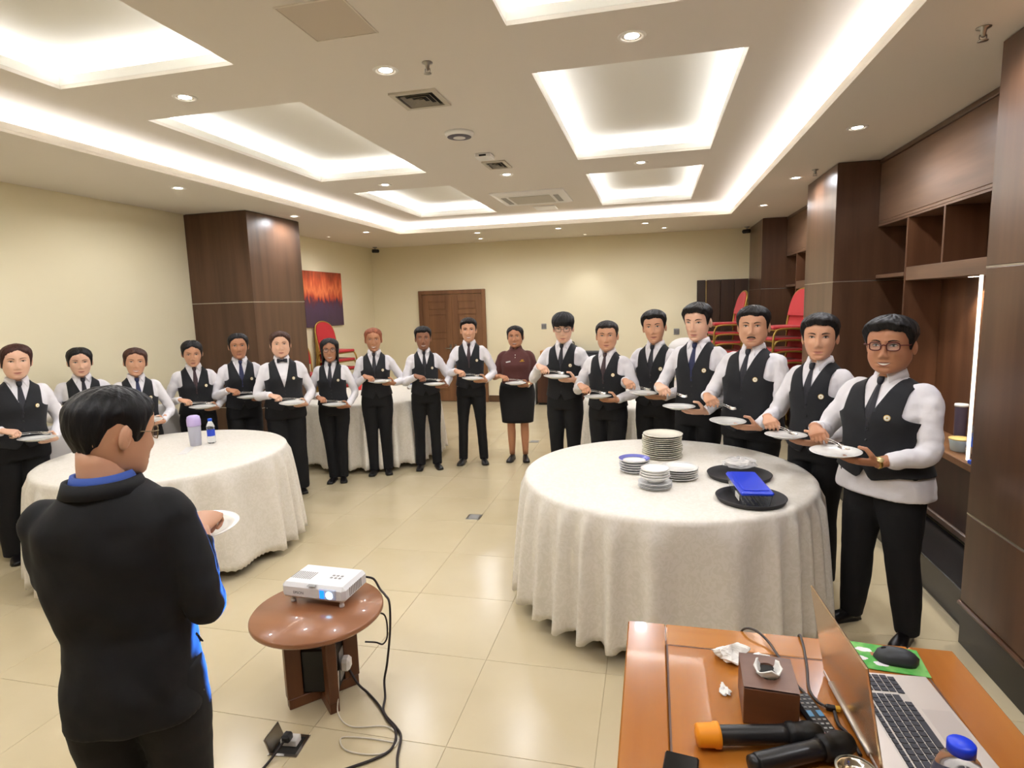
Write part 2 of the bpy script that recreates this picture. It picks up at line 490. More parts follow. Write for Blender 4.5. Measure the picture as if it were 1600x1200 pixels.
for x, y, rz, lb in ((-4.95, 10.15, -.8, 'small dark security camera in the left back corner'), (1.45, 10.2, .9, 'small dark security camera by the far right column')):
    t = thing('security_camera', lb, 'camera', (x, y, C1), rz)
    MB().lathe([(.04, 0), (.04, -.012), (.012, -.02), (.012, -.05)], 16).build('mount', m_grey_plastic, t)
    MB().lathe([(.022, -.07), (.032, -.06), (.032, .05), (.026, .055)], 16, M=Matrix.Translation((0, 0, -.07)) @ Matrix.Rotation(pi / 2, 4, 'X')).build('housing', m_black, t)

# ------------------------------------------------------------------ wood-clad columns with metal inlays
def column(x0, x1, y0, y1, label=None):
    c = link('column', None, kind='structure')
    MB().box(x0 + .012, x1 - .012, y0 + .012, y1 - .012, 0, C1).build('core', m_dark, c)
    MB().box(x0 + .004, x1 - .004, y0 + .004, y1 - .004, 0, .2).build('plinth', m_black_base, c)
    MB().box(x0 - .012, x1, y0 - .012, y1 + .012, .2, .225, .008).build('plinth_bead', m_dwood, c)
    zs = [.225, .685, 1.885, C1 - .0005]
    for a, b in zip(zs[:-1], zs[1:]):
        MB().box(x0, x1, y0, y1, a + .004, b - .004, .003).build('wood_panel', m_dwood, c)
    for z in zs[1:-1]:
        MB().box(x0 + .0005, x1 - .0005, y0 + .0005, y1 - .0005, z - .0042, z + .0042).build('metal_inlay', m_strip, c)
    return c
column(XL + .002, -4.32, 5.775, 6.77)
column(XR, 2.25, .4, 3.25)
column(XR, 2.25, 5.69, 6.68)
column(XR, 2.25, 9.22, YB - .002)

# ------------------------------------------------------------------ built-in shelf bays between the right columns
def bay(y0, y1, label):
    t = thing('built_in_shelf', label, 'shelf', (XB, y0, 0))
    L = y1 - y0
    D = .27                                            # back at x = 2.245
    MB().box(.0, .02, 0, L, 2.37, 2.84, .003).build('fascia_panel', m_swood, t)
    MB().box(.0, .03, 0, L, 2.345, 2.37, .004).build('fascia_rail', m_swood, t)
    MB().box(-.012, .03, 0, L, 2.84, C1 - .001, .006).build('cornice', m_dwood, t)
    MB().box(D - .02, D, 0, L, .2, 2.36).build('back_panel', m_niche, t)
    MB().box(.0, D - .02, 0, L, 2.33, 2.345).build('top_board', m_swood, t)
    MB().box(.0, D - .02, 0, L - .62, 1.865, 1.965, .003).build('shelf_board', m_swood, t)
    MB().box(.0, D - .02, L - .58, L, 1.90, 1.93, .003).build('shelf_board', m_swood, t)
    n = max(2, round((L - .6) / .58))
    for k in range(n):
        y = L - .6 - k * .58
        MB().box(.0, D - .02, y - .012, y + .012, 1.965 if k else .76, 2.33, .003).build('divider', m_niche, t)
    MB().box(.0, D - .02, .002, .026, .76, 1.865, .003).build('divider', m_swood, t)
    MB().box(-.02, D - .02, 0, L, .705, .755, .006).build('counter', m_door, t)
    MB().box(.05, .07, 0, L, .27, .705).build('front_panel', wood('dark_red_cupboard', (64, 34, 24), (46, 24, 18), .35), t)
    MB().box(.035, .07, 0, L, .22, .27, .008).build('base_rail', m_dwood, t)
    MB().box(-.25, .05, 0, L, 0, .20, .004).build('plinth', m_black_base, t)
    return t
B1 = bay(3.255, 5.685, 'dark wooden wall unit behind the two nearest waiters on the right')
B2 = bay(6.685, 9.215, 'dark wooden wall unit behind the stacked red chairs')
MB().box(-.004, .012, .739, .755, .76, 1.865, .002).build('lit_edge_strip', mat('lit_edge_glow', (255, 246, 226), .5, emit=.75), B1, label='bright warm vertical divider edge with added glow')  # pale divider edge; its lit look is put in as emission
for y in (.45, 1.2):
    MB().lathe([(.001, 0), (.03, 0)], 16, c=(.17, y, 1.8635), cap0=True, cap1=False).build('niche_lamp', m_lamp, B1)
    d = bpy.data.lights.new('niche_lamp', 'SPOT'); d.energy = 12; d.color = (1, .92, .8); d.spot_size = radians(110); d.spot_blend = .6; d.shadow_soft_size = .03
    o = bpy.data.objects.new('niche_lamp', d); COL.objects.link(o); o.location = (XB + .17, 3.255 + y, 1.85)

# ------------------------------------------------------------------ back wall: double door, partition, switches, painting
d = link('door_1', None, kind='structure', loc=(-3.575, YB, 0))
W, Hd = .64, 2.06
fr = MB(); fr.box(-W - .0, -W + .07, -.05, 0, 0, Hd, .006); fr.box(W - .07, W, -.05, 0, 0, Hd, .006); fr.box(-W + .07, W - .07, -.05, 0, Hd - .07, Hd, .006)
fr.build('frame', m_door, d)
for sgn in (-1, 1):
    x0, x1 = (-W + .072, -.002) if sgn < 0 else (.002, W - .072)
    lf = MB().box(x0, x1, -.025, -.005, .01, Hd - .075, .003).build('door_leaf', m_door, d)
    wd = x1 - x0
    q = MB()
    for xa in (x0, x1 - .11): q.box(xa, xa + .11, -.036, -.024, .01, Hd - .075, .003)
    for za, zb in ((.01, .2), (.66, .76), (1.18, 1.27), (1.62, 1.70), (Hd - .2, Hd - .075)): q.box(x0 + .11, x1 - .11, -.036, -.024, za, zb, .003)
    q.build('rail_frame', m_door, lf)
    for za, zb in ((.22, .64), (.78, 1.16), (1.29, 1.60), (1.72, Hd - .22)):
        MB().box(x0 + .13, x1 - .13, -.034, -.024, za, zb, .008).build('raised_panel', m_door, lf)
    xh = -.05 if sgn < 0 else .05
    h = MB(); h.tube([(xh, -.036, 1.0), (xh, -.07, 1.0), (xh - sgn * -.09 * 1, -.07, 1.0)], .009, 8); h.box(xh - .02, xh + .02, -.042, -.036, .93, 1.07, .003)
    h.build('handle', m_steel, d)
p = thing('partition_panel', 'dark wooden folding partition standing in the far right corner', 'partition', (.711, YB - .06, 0))
MB().box(0, .13, 0, .055, 0, 2.07, .004).build('end_post', mat('partition_post', (58, 44, 34), .4), p)
for k in range(3):
    MB().box(.155 + k * .215, .155 + (k + 1) * .215 - .006, 0, .05, 0, 2.07, .003).build('panel', wood('partition_veneer', (74, 50, 32), (54, 34, 20), .4), p)
MB().box(.132, .152, .0, .04, 0, 2.06).build('edge_trim', mat('brass_trim', (150, 126, 84), .35, .8), p)
for x, z, lb in ((-1.877, 1.365, 'grey wall switch plate right of the door'), (.39, 1.233, 'grey wall switch plate left of the dark partition')):
    t = thing('wall_switch', lb, 'switch', (x, YB, z))
    MB().box(-.045, .045, -.012, 0, -.05, .05, .004).build('plate', m_grey_plastic, t)
    for k in (-1, 1): MB().box(-.018 + k * .02, .018 + k * .02, -.016, -.011, -.03, .03, .003).build('rocker', mat('switch_rocker', (120, 118, 116), .5), t)
# abstract painting on the left wall
m_art = mat('abstract_canvas', (180, 80, 40), .55)
def art(m):
    nt, b = nodes_of(m)
    tc = nt.nodes.new('ShaderNodeTexCoord'); sp = nt.nodes.new('ShaderNodeSeparateXYZ'); nt.links.new(tc.outputs['Object'], sp.inputs[0])
    n = nt.nodes.new('ShaderNodeTexNoise'); n.inputs['Scale'].default_value = 5; n.inputs['Detail'].default_value = 6
    mp = nt.nodes.new('ShaderNodeMapping'); mp.inputs['Scale'].default_value = (1, 3.0, .9); nt.links.new(tc.outputs['Object'], mp.inputs[0]); nt.links.new(mp.outputs[0], n.inputs['Vector'])
    a = nt.nodes.new('ShaderNodeMath'); a.operation = 'MULTIPLY_ADD'; nt.links.new(n.outputs['Fac'], a.inputs[0]); a.inputs[1].default_value = .5
    nt.links.new(sp.outputs['Z'], a.inputs[2])
    s2 = nt.nodes.new('ShaderNodeMapRange'); s2.inputs['From Min'].default_value = -.2; s2.inputs['From Max'].default_value = .68; nt.links.new(a.outputs[0], s2.inputs['Value'])
    r = nt.nodes.new('ShaderNodeValToRGB'); e = r.color_ramp.elements
    e[0].position = 0; e[0].color = lin((78, 58, 74)) + (1,); e[1].position = 1; e[1].color = lin((150, 66, 40)) + (1,)
    for ps, c in ((.36, (84, 62, 86)), (.47, (96, 52, 66)), (.54, (196, 78, 50)), (.68, (236, 130, 80)), (.82, (204, 88, 52))):
        q = e.new(ps); q.color = lin(c) + (1,)
    nt.links.new(s2.outputs[0], r.inputs['Fac']); nt.links.new(r.outputs['Color'], b.inputs['Base Color'])
art(m_art)
t = thing('abstract_painting', 'unframed abstract painting, orange over dark purple, on the left wall', 'painting', (XL + .003, 8.55, 1.94))
MB().box(0, .035, -.56, .56, -.43, .43, .004).build('canvas', m_art, t)

# ------------------------------------------------------------------ banquet tables and cloths
m_twood = mat('plywood_table_top', (150, 120, 84), .6)
def cloth_mesh(r, z, hem, seed, nf=29):
    rnd = random.Random(seed)
    ph = [rnd.uniform(0, 6.28) for _ in range(6)]
    n = 520
    ths = [2 * pi * i / n for i in range(n)]
    def fold(a):
        w = a + .10 * sin(3 * a + ph[0]) + .07 * sin(5 * a + ph[1])
        s = (.5 + .5 * sin(nf * w + ph[2])) ** 1.7 * 2 - .8
        amp = .82 + .18 * sin(4 * a + ph[3]) * sin(7 * a + ph[4])
        return amp * s
    F = [fold(a) for a in ths]
    prof = [(0.02, z), (.4 * r, z + .0005), (.8 * r, z), (r - .03, z - .0005), (r - .008, z - .003), (r + .004, z - .012), (r + .009, z - .03)]
    rings = [[(q * cos(a), q * sin(a), zz) for a in ths] for q, zz in prof]
    K = 13
    for k in range(1, K + 1):
        t = k / K
        ring = []
        for i, a in enumerate(ths):
            rr = r + .020 + .030 * t + (.052 * t ** .5) * F[i] + .008 * t * sin(2 * a + ph[5])
            zz = z - .03 - (z - .03 - hem) * t
            if k == K:
                zz += .010 * abs(sin(a * 70)) + .012 * sin(3 * a + ph[0]) - .006 * F[i]
            ring.append((rr * cos(a), rr * sin(a), zz))
        rings.append(ring)
    m = MB(); m.loft(rings, True, True, False)
    return m
def banquet(x, y, r, seed, tl, cl):
    t = thing('banquet_table', tl, 'table', (x, y, 0))
    MB().lathe([(r - .03, .722), (r - .01, .727), (r - .01, .742), (r - .03, .747)], 48).build('tabletop', m_twood, t)
    for k in range(4):
        a = pi / 4 + k * pi / 2
        q = MB(); q.tube([(.42 * cos(a), .42 * sin(a), .722), (.50 * cos(a), .50 * sin(a), 0)], .014, 8)
        q.build('leg', m_steel, t)
    c = cloth_mesh(r, .7505, .055, seed).build('tablecloth', m_cloth, None, (x, y, 0))
    tag(c, cl, 'tablecloth')
    md = c.modifiers.new('thick', 'SOLIDIFY'); md.thickness = .002; md.offset = -1
TR, TL, TB1, TB2 = (.066, 3.58), (-3.527, 3.588), (-3.32, 6.45), (.08, 6.45)
banquet(*TR, .836, 3, 'round banquet table under the cloth with the plate stacks', 'ivory brocade tablecloth under the plate stacks and trays')
banquet(*TL, .822, 5, 'round banquet table under the cloth beside the presenter', 'ivory brocade tablecloth beside the presenter, holding a shaker bottle')
banquet(*TB1, .80, 8, 'round banquet table under the far left cloth', 'ivory tablecloth on the far left table behind the waiters')
banquet(*TB2, .80, 9, 'round banquet table under the far right cloth', 'ivory tablecloth on the far right table behind the waiters')

# ------------------------------------------------------------------ tableware
m_china = mat('white_china', (240, 238, 232), .18, coat=.3)
m_ivory_china = mat('ivory_china', (232, 228, 210), .25, coat=.2)
m_blue_rim = mat('blue_china_band', (108, 112, 188), .25)
def plate_mb(r, h=.02, foot=.6, mi_rim=0):
    p = [(r * foot * .9, 0), (r * foot, 0), (r * foot + .003, .004), (r * .72, .006), (r * .99, h - .001), (r, h + .001), (r * .985, h + .002),
         (r * .74, .010), (r * .68, .0075), (.001, .007)]
    m = MB(); m.lathe(p, 40)
    return m
def stack(x, y, z0, n, r, h, pitch, m, nm, labels, cat, group, jit=.003, r_list=None):
    rnd = random.Random(int(x * 1000) + n)
    proto = plate_mb(r, h).mesh(nm, [m])
    for k in range(n):
        o = link(nm, proto, None, (x + rnd.uniform(-jit, jit), y + rnd.uniform(-jit, jit), z0 + k * pitch))
        if r_list: o.scale = (r_list[k], r_list[k], 1)
        tag(o, labels(k), cat, group)
ZT = .7512
ordn = ['lowest', 'second', 'third', 'fourth', 'fifth', 'sixth', 'seventh', 'eighth', 'ninth', 'tenth', 'eleventh', 'twelfth']
def lab(desc, n):
    return lambda k: (desc + ', topmost of its stack') if k == n - 1 else (desc + ', lowest of its stack' if k == 0 else desc + ', %s from the bottom' % ordn[k])
stack(.062, 3.90, ZT, 12, .128, .017, .0128, m_ivory_china, 'dinner_plate', lab('large ivory dinner plate in the tall stack', 12), 'plate', 'tall stack of ivory dinner plates', .004)
stack(.148, 3.44, ZT, 5, .108, .016, .0125, m_china, 'side_plate', lab('white plate in the low wide stack', 5), 'plate', 'low stack of white plates')
stack(-.107, 3.53, ZT, 4, .090, .020, .0155, mat('grey_white_china', (214, 214, 214), .3), 'soup_plate', lab('pale plate under the blue-banded plate', 5), 'plate', 'stack of blue-banded plates')
bp = thing('blue_banded_plate', 'white plate with a lavender blue rim band, atop its stack', 'plate', (-.107, 3.53, ZT + 4 * .0155))
plate_mb(.093, .022).build('plate', m_china, bp)
MB().lathe([(.0925, .0245), (.068, .0118)], 40, cap0=False, cap1=False).build('rim_band', m_blue_rim, bp)
stack(.013, 3.235, ZT, 4, .092, .013, .0085, mat('grey_white_china', (214, 214, 214), .3), 'saucer', lab('pale saucer in the small front stack', 4), 'saucer', 'front stack of saucers')
m_bowl = MB().lathe([(.04, 0), (.042, .003), (.072, .026), (.078, .034), (.075, .035), (.066, .024), (.038, .008), (.001, .007)], 36).mesh('small_dish', [m_china])
for k in range(4):
    o = link('small_dish', m_bowl, None, (.013, 3.235, ZT + 4 * .0085 + .004 + k * .0135)); s = 1.08 - .03 * k; o.scale = (s, s, 1)
    tag(o, 'small white dish on the saucers, %s' % ('topmost with a bright glaze' if k == 3 else ordn[k] + ' from the bottom'), 'dish', 'small white dishes on the saucers')
m_tray_b = mat('black_rubber_tray', (44, 42, 42), .6)
for x, y, rr, lb in ((.488, 3.09, .172, 'round black serving tray under the blue-lidded box'), (.487, 3.50, .178, 'round black serving tray behind the blue-lidded box')):
    t = thing('serving_tray', lb, 'tray', (x, y, ZT))
    MB().lathe([(rr * .9, 0), (rr * .93, .002), (rr, .024), (rr - .006, .026), (rr * .9, .006), (.001, .005)], 48).build('dish', m_tray_b, t)
m_clear = mat('clear_plastic', (235, 240, 244), .08, trans=.92, ior=1.2)
m_blue = mat('royal_blue_plastic', (24, 60, 214), .3, coat=.3)
t = thing('cutlery_box', 'clear plastic cutlery box with a royal blue lid on the front tray', 'box', (.482, 3.125, ZT + .0055), radians(5)); t.scale = (1.0, 1.14, 1.0)
bx = MB()
bx.loft([[(-.062, -.135, 0), (.062, -.135, 0), (.062, .135, 0), (-.062, .135, 0)], [(-.072, -.15, .062), (.072, -.15, .062), (.072, .15, .062), (-.072, .15, .062)],
         [(-.069, -.147, .062), (.069, -.147, .062), (.069, .147, .062), (-.069, .147, .062)], [(-.06, -.133, .003), (.06, -.133, .003), (.06, .133, .003), (-.06, .133, .003)]], smooth=False)
bx.build('box', m_clear, t)
MB().box(-.078, .078, -.157, .157, .062, .084, .008).box(-.06, .06, -.138, .138, .084, .090, .004).build('lid', m_blue, t)
q = MB()
for k in range(9):
    q.box(-.05 + k * .0125, -.042 + k * .0125, -.125, .12, .006 + (k % 3) * .014, .012 + (k % 3) * .014, .002)
q.build('cutlery', m_steel, t, kind='stuff')
MB().box(-.0735, -.0700, -.10, -.03, .016, .046, .001).build('price_label', m_white_plastic, t)
t = thing('plastic_container', 'crumpled clear plastic wrapper lying behind the black trays', 'wrapper', (.50, 3.60, ZT + .028))
rnd = random.Random(4); q = MB(); q.ball((0, 0, .03), (.10, .07, .032), 16, 9)
q.v = [(x * rnd.uniform(.8, 1.15), y * rnd.uniform(.8, 1.15), z * rnd.uniform(.85, 1.1)) for x, y, z in q.v]
q.sm = [False] * len(q.f)
q.build('wrapper', mat('thin_wrapper', (238, 236, 234), .25, alpha=.38), t)
t = thing('shaker_bottle', 'translucent shaker bottle with a lavender cap on the left table', 'bottle', (-3.485, 3.815, ZT))
MB().lathe([(.036, 0), (.040, .006), (.045, .09), (.047, .165), (.044, .168), (.038, .01), (.001, .008)], 28).build('cup', mat('frosted_plastic', (226, 226, 240), .35, trans=.45), t)
MB().lathe([(.049, .158), (.050, .17), (.050, .205), (.044, .232), (.030, .240), (.001, .241)], 28).build('cap', mat('lavender_plastic', (196, 178, 226), .35), t)
def water_bottle(x, y, z, h, r, label, cap=(30, 90, 215), band=(40, 70, 190)):
    t = thing('water_bottle', label, 'bottle', (x, y, z))
    MB().lathe([(r * .8, 0), (r, .01), (r, h * .28), (r * .94, h * .3), (r * .94, h * .58), (r, h * .6), (r * .98, h * .68), (r * .72, h * .82), (r * .42, h * .89), (r * .40, h * .93), (.001, h * .932)], 24).build('body', m_clear, t)
    MB().lathe([(r * .955, h * .31), (r * .955, h * .57)], 24, cap0=False, cap1=False).build('label_band', mat('bottle_label_%d' % band[2], band, .4), t)
    MB().lathe([(r * .48, h * .90), (r * .52, h * .905), (r * .52, h * .985), (r * .46, h), (.001, h)], 20).build('cap', mat('bottle_cap_%d' % cap[2], cap, .35), t)
    return t
water_bottle(-3.41, 3.90, ZT, .20, .031, 'small water bottle with a blue cap behind the shaker bottle')
t = thing('paper_napkin', 'folded white paper napkin lying flat on the left table', 'napkin', (-3.425, 3.65, ZT), .5)
MB().box(-.03, .03, -.12, .12, 0, .004, .001).box(-.02, .025, -.11, .10, .004, .007, .001).build('fold', m_white_plastic, t)
# things on the far left table
for x, y, r, h, c, lb in ((-2.75, 6.95, .05, .09, (170, 30, 40), 'small red bowl at the right edge of the far left table'), (-3.86, 6.6, .06, .05, (236, 232, 226), 'white bowl on the far left table'), (-3.62, 6.75, .035, .075, (230, 60, 60), 'red cup on the far left table')):
    t = thing('cup' if h > .06 else 'bowl', lb, 'cup' if h > .06 else 'bowl', (x, y, ZT))
    MB().lathe([(r * .6, 0), (r * .65, .004), (r, h), (r * .93, h), (r * .55, .01), (.001, .009)], 22).build('vessel', mat('ware_%d' % c[1], c, .3), t)
water_bottle(-2.98, 6.85, ZT, .20, .031, 'water bottle with a dark blue label on the far left table', band=(40, 60, 170))

# ------------------------------------------------------------------ small round projector table
m_cherry = wood('cherry_table_wood', (164, 112, 78), (142, 92, 60), .28, 'X', .6, coat=.25)
m_cherry_leg = wood('cherry_leg_wood', (118, 74, 44), (94, 56, 32), .4, 'Z')
PT = (-1.485, 2.245)
t = thing('projector_table', 'small round reddish wood table carrying the projector', 'table', (*PT, 0))
MB().lathe([(.262, .400), (.285, .402), (.293, .410), (.293, .422), (.287, .430), (.001, .430)], 64).build('tabletop', m_cherry, t)
for k, a in enumerate((-2.32, -.74, .83, 2.40)):
    q = MB().box(-.025, .16, -.022, .022, 0, .05, .003).box(.095, .165, -.022, .022, .05, .40, .003)
    q.build('leg', m_cherry_leg, t, rot=(0, 0, a))
t = thing('power_stabiliser', 'black power unit box standing under the round table', 'box', (PT[0] - .02, PT[1] + .02, .051), radians(14))
MB().box(-.085, .10, -.085, .10, 0, .21, .008).build('case', m_black, t)
MB().box(-.08, -.01, -.07, .05, .2101, .2112).build('yellow_sticker', mat('yellow_sticker', (206, 178, 60), .5), t)
MB().box(.1001, .104, -.05, .06, .03, .17, .002).build('socket_panel', m_grey_plastic, t)
MB().box(.104, .150, -.065, -.005, .08, .14, .012).build('white_plug', m_white_plastic, t)

# projector
PJ = thing('projector', 'white projector with a glowing blue lens on the round table', 'projector', (-1.505, 2.35, .4305), radians(-2))
m_pj = mat('projector_shell', (226, 226, 228), .38)
PW_, PD_ = .165, .105
MB().box(-PW_, PW_, -PD_, PD_, .030, .105, .016).build('shell', m_pj, PJ)
for sx in (-.150, .150):
    MB().lathe([(.012, 0), (.012, .012), (.008, .016), (.008, .031)], 12, c=(sx * .85, -PD_ + .035, 0)).build('foot', m_pj, PJ)
MB().lathe([(.012, 0), (.012, .031)], 12, c=(0, PD_ - .03, 0)).build('foot', m_pj, PJ)
MB().box(.035, .125, -PD_ - .003, -PD_ + .01, .044, .094, .004).build('lens_frame', mat('lens_frame', (196, 204, 226), .3), PJ)
MB().lathe([(.022, 0), (.024, .004), (.024, .012)], 24, M=Matrix.Translation((.09, -PD_ - .002, .068)) @ Matrix.Rotation(pi / 2, 4, 'X') @ Matrix.Scale(-1, 4, (0, 0, 1))).build('lens_barrel', m_black, PJ)
MB().ball((.09, -PD_ - .002, .068), (.018, .006, .018), 18, 8).build('lens', mat('lens_glow', (150, 215, 255), .2, emit=9.0), PJ)
MB().box(.042, .064, -PD_ - .0040, -PD_ - .003, .05, .088).build('lens_window', mat('lens_blue', (20, 110, 255), .3, emit=1.2), PJ)
q = MB()
for k in range(10): q.box(-.15 + k * .011, -.144 + k * .011, -.05, .02, .1045, .1058)
q.build('vent_slots', m_grey_plastic, PJ, kind='stuff')
q = MB()
for k in range(8): q.box(PW_ - .0008, PW_ + .0006, -.06 + k * .014, -.052 + k * .014, .05, .09)
q.build('side_vents', m_grey_plastic, PJ, kind='stuff')
q = MB()
for k in range(6): q.box(.04 + (k % 3) * .022, .053 + (k % 3) * .022, -.02 + (k // 3) * .022, -.009 + (k // 3) * .022, .1048, .107, .001)
q.build('buttons', m_grey_plastic, PJ, kind='stuff')
MB().box(-.02, .02, -.115, -.095, .1045, .1065, .001).build('focus_slider', m_grey_plastic, PJ)
tx = bpy.data.curves.new('brand_text', 'FONT'); tx.body = 'EPSON'; tx.size = .018; tx.extrude = .0004
o = bpy.data.objects.new('brand_text', tx); COL.objects.link(o)
bpy.context.view_layer.update()
lm = bpy.data.meshes.new_from_object(o.evaluated_get(bpy.context.evaluated_depsgraph_get())); lm.name = 'brand_text'
bpy.data.objects.remove(o); lm.materials.clear(); lm.materials.append(mat('logo_grey', (120, 120, 126), .5))
link('brand_text', lm, PJ, (-.10, -PD_ - .0006, .058), (pi / 2, 0, 0), kind='stuff')
d = bpy.data.lights.new('projector_beam', 'SPOT'); d.energy = 150; d.color = (.04, .22, 1.0); d.spot_size = radians(25); d.spot_blend = .08; d.shadow_soft_size = .01
o = bpy.data.objects.new('projector_beam', d); COL.objects.link(o)
_o = Vector((-1.505, 2.35, .4305)) + Matrix.Rotation(radians(-2), 3, 'Z') @ Vector((.09, -PD_ - .02, .068))
o.location = _o
o.rotation_euler = (Vector((-1.02, 1.0, 1.10)) - _o).to_track_quat('-Z', 'Y').to_euler()

# cables and the floor box
m_cable = mat('black_cable', (42, 32, 30), .5)
m_wcable = mat('white_cable', (214, 206, 190), .5)
def cable(name, pts, r, m, label, cat='cable', n=10):
    q = MB(); q.tube(spline(pts, n), r, 8)
    return q.build(name, m, None, label=label, cat=cat)
zc = .007
cable('projector_cable', [(-1.345, 2.44, .50), (-1.31, 2.46, .48), (-1.275, 2.45, .437), (-1.225, 2.40, .437), (-1.185, 2.36, .42), (-1.18, 2.34, .30), (-1.20, 2.33, .14), (-1.22, 2.33, .05), (-1.19, 2.27, .010), (-1.153, 2.178, zc), (-1.058, 2.10, zc), (-1.015, 2.05, zc), (-.985, 1.95, zc), (-.945, 1.85, zc), (-.92, 1.70, zc)], .0055, m_cable, 'black cable hanging from the projector down across the floor')
cable('power_cable', [(-1.40, 2.32, .10), (-1.34, 2.30, .035), (-1.284, 2.285, zc), (-1.20, 2.22, zc), (-1.12, 2.14, zc), (-1.06, 2.09, zc), (-1.03, 2.03, zc), (-1.03, 1.97, zc), (-1.07, 1.92, zc), (-1.13, 1.87, zc), (-1.25, 1.78, zc)], .0055, m_cable, 'black power cable looping from the power unit along the floor')
cable('signal_cable', [(-1.335, 2.38, .20), (-1.29, 2.40, .19), (-1.24, 2.38, .20), (-1.20, 2.35, .27), (-1.215, 2.36, .36), (-1.26, 2.30, .395)], .004, m_cable, 'short black cable bowed between table edge and power unit')
cable('pale_cable', [(-1.37, 2.19, .17), (-1.355, 2.155, .09), (-1.345, 2.125, .01), (-1.25, 2.07, .005), (-1.10, 2.10, .005), (-1.02, 2.03, .005), (-1.06, 1.95, .005), (-1.20, 1.94, .005), (-1.26, 2.0, .005), (-1.16, 2.02, .005), (-1.02, 2.02, .005)], .003, m_wcable, 'thin pale cord coiled on the beige floor by the table')
t = thing('floor_socket', 'open steel floor socket box with a black plug in it', 'socket', (-1.455, 1.925, 0), radians(6))
lip(-.05, .05, -.05, .05, 0, .004, .012).build('frame', m_steel, t)
MB().box(-.05, .05, -.05, .05, .0002, .0016).build('well', m_dark, t)
MB().box(-.055, -.048, -.055, .055, 0, .085, .002).build('open_lid', m_steel, t, rot=(0, radians(-20), 0))
MB().box(-.035, .035, -.01, .035, .0016, .03, .003).build('outlet', m_white_plastic, t)
MB().box(-.02, .016, -.03, .012, .028, .062, .008).build('black_plug', m_black, t)
cable('floor_plug_cable', [(-1.46, 1.90, .04), (-1.47, 1.86, .02), (-1.48, 1.80, .006), (-1.49, 1.70, .006)], .005, m_cable, 'black cable leaving the open floor socket')
for x, y, lb in ((-1.466, 4.573, 'closed steel floor plate in the middle of the open floor'), (-1.489, 7.322, 'closed pale floor plate in front of the back wall')):
    t = thing('floor_plate', lb, 'floor plate', (x, y, 0))
    MB().box(-.06, .06, -.06, .06, 0, .004, .002).build('plate', m_steel, t)
    MB().box(-.045, .045, -.045, .045, .004, .006, .001).build('hatch', m_grey_plastic, t)

# ------------------------------------------------------------------ foreground desk
m_desk = wood('honey_desk_wood', (184, 118, 46), (158, 90, 28), .2, 'Y', .55, coat=.5)
m_desk2 = wood('honey_desk_border', (188, 122, 50), (162, 96, 32), .2, 'X', .55, coat=.5)
m_inlay = mat('dark_inlay', (92, 58, 34), .4)
m_deskd = wood('desk_side_wood', (150, 84, 34), (120, 62, 24), .35, 'Z')
DX0, DX1, DY0, DY1 = -.075, .845, .35, 1.825
D = thing('desk', 'glossy honey-brown wooden desk in the foreground', 'desk', (0, 0, 0))
MB().box(DX0 + .12, DX1 - .12, DY0 + .12, DY1 - .12, .722, .7498, .001).build('top_panel', m_desk, D)
for nm, b in (('border_board', (DX0, DX0 + .116, DY0, DY1)), ('border_board', (DX1 - .116, DX1, DY0, DY1))):
    MB().box(b[0], b[1], b[2], b[3], .715, .75, .004).build(nm, m_desk, D)
for b in ((DX0 + .118, DX1 - .118, DY1 - .116, DY1), (DX0 + .118, DX1 - .118, DY0, DY0 + .116)):
    MB().box(b[0], b[1], b[2], b[3], .715, .75, .004).build('border_board', m_desk2, D)
lip(DX0 + .122, DX1 - .122, DY0 + .122, DY1 - .122, .74, .7502, .005).build('inlay_line', m_inlay, D)
MB().box(DX0 + .03, DX1 - .03, DY1 - .06, DY1 - .035, .25, .715, .003).build('modesty_panel', m_deskd, D)
for x0 in (DX0 + .02, DX1 - .06):
    MB().box(x0, x0 + .04, DY0 + .05, DY1 - .03, 0, .715, .004).build('side_panel', m_deskd, D)
ZD = .7505
# tissue box
TB = thing('tissue_box', 'dark walnut tissue box with a white tissue in its oval hole', 'tissue box', (.2785, 1.3950, ZD), radians(-3))
m_walnut = wood('walnut_veneer', (122, 76, 46), (90, 54, 32), .4, 'X', .9)
bw, bl, bh = .0625, .125, .098
q = MB(); q.box(-bw, bw, 0, bl * 1.15, 0, bh - .004, .002); q.build('box', m_walnut, TB)
n = 32; ov = [(.026 * cos(2 * pi * i / n), bl * .6 + .036 * sin(2 * pi * i / n)) for i in range(n)]
sq = []
for i in range(n):
    c, s_ = cos(2 * pi * i / n), sin(2 * pi * i / n); k = 1 / max(abs(c), abs(s_)); sq.append((bw * c * k, bl * .575 + bl * .575 * s_ * k))
q = MB(); q.loft([[(x, y, bh) for x, y in sq], [(x, y, bh) for x, y in ov], [(x, y, bh - .004) for x, y in ov], [(x, y, bh - .004) for x, y in sq]], cap0=False, cap1=False, smooth=False)
q.build('lid_panel', wood('walnut_top', (128, 96, 80), (104, 74, 60), .4, 'X', .9), TB)
MB().lathe([(.001, 0), (.034, 0)], 20, c=(0, bl * .6, bh - .0036), cap0=True, cap1=False).build('hole', m_dark, TB)
m_tissue = mat('tissue_paper', (244, 242, 236), .9)
rnd = random.Random(2); q = MB(); rings = []
for k in range(6):
    ring = []
    for i in range(18):
        a = pi * .75 + 1.5 * pi * i / 17
        rr = .022 + .010 * (k / 5) + rnd.uniform(-.003, .003)
        ring.append((rr * cos(a), bl * .6 - .004 + rr * 1.1 * sin(a), bh - .006 + .022 * (k / 5) * (1 + .35 * sin(3 * a)) + rnd.uniform(-.002, .002)))
    rings.append(ring)
q.loft(rings, False, False, False); o = q.build('tissue', m_tissue, TB); md = o.modifiers.new('t', 'SOLIDIFY'); md.thickness = .003
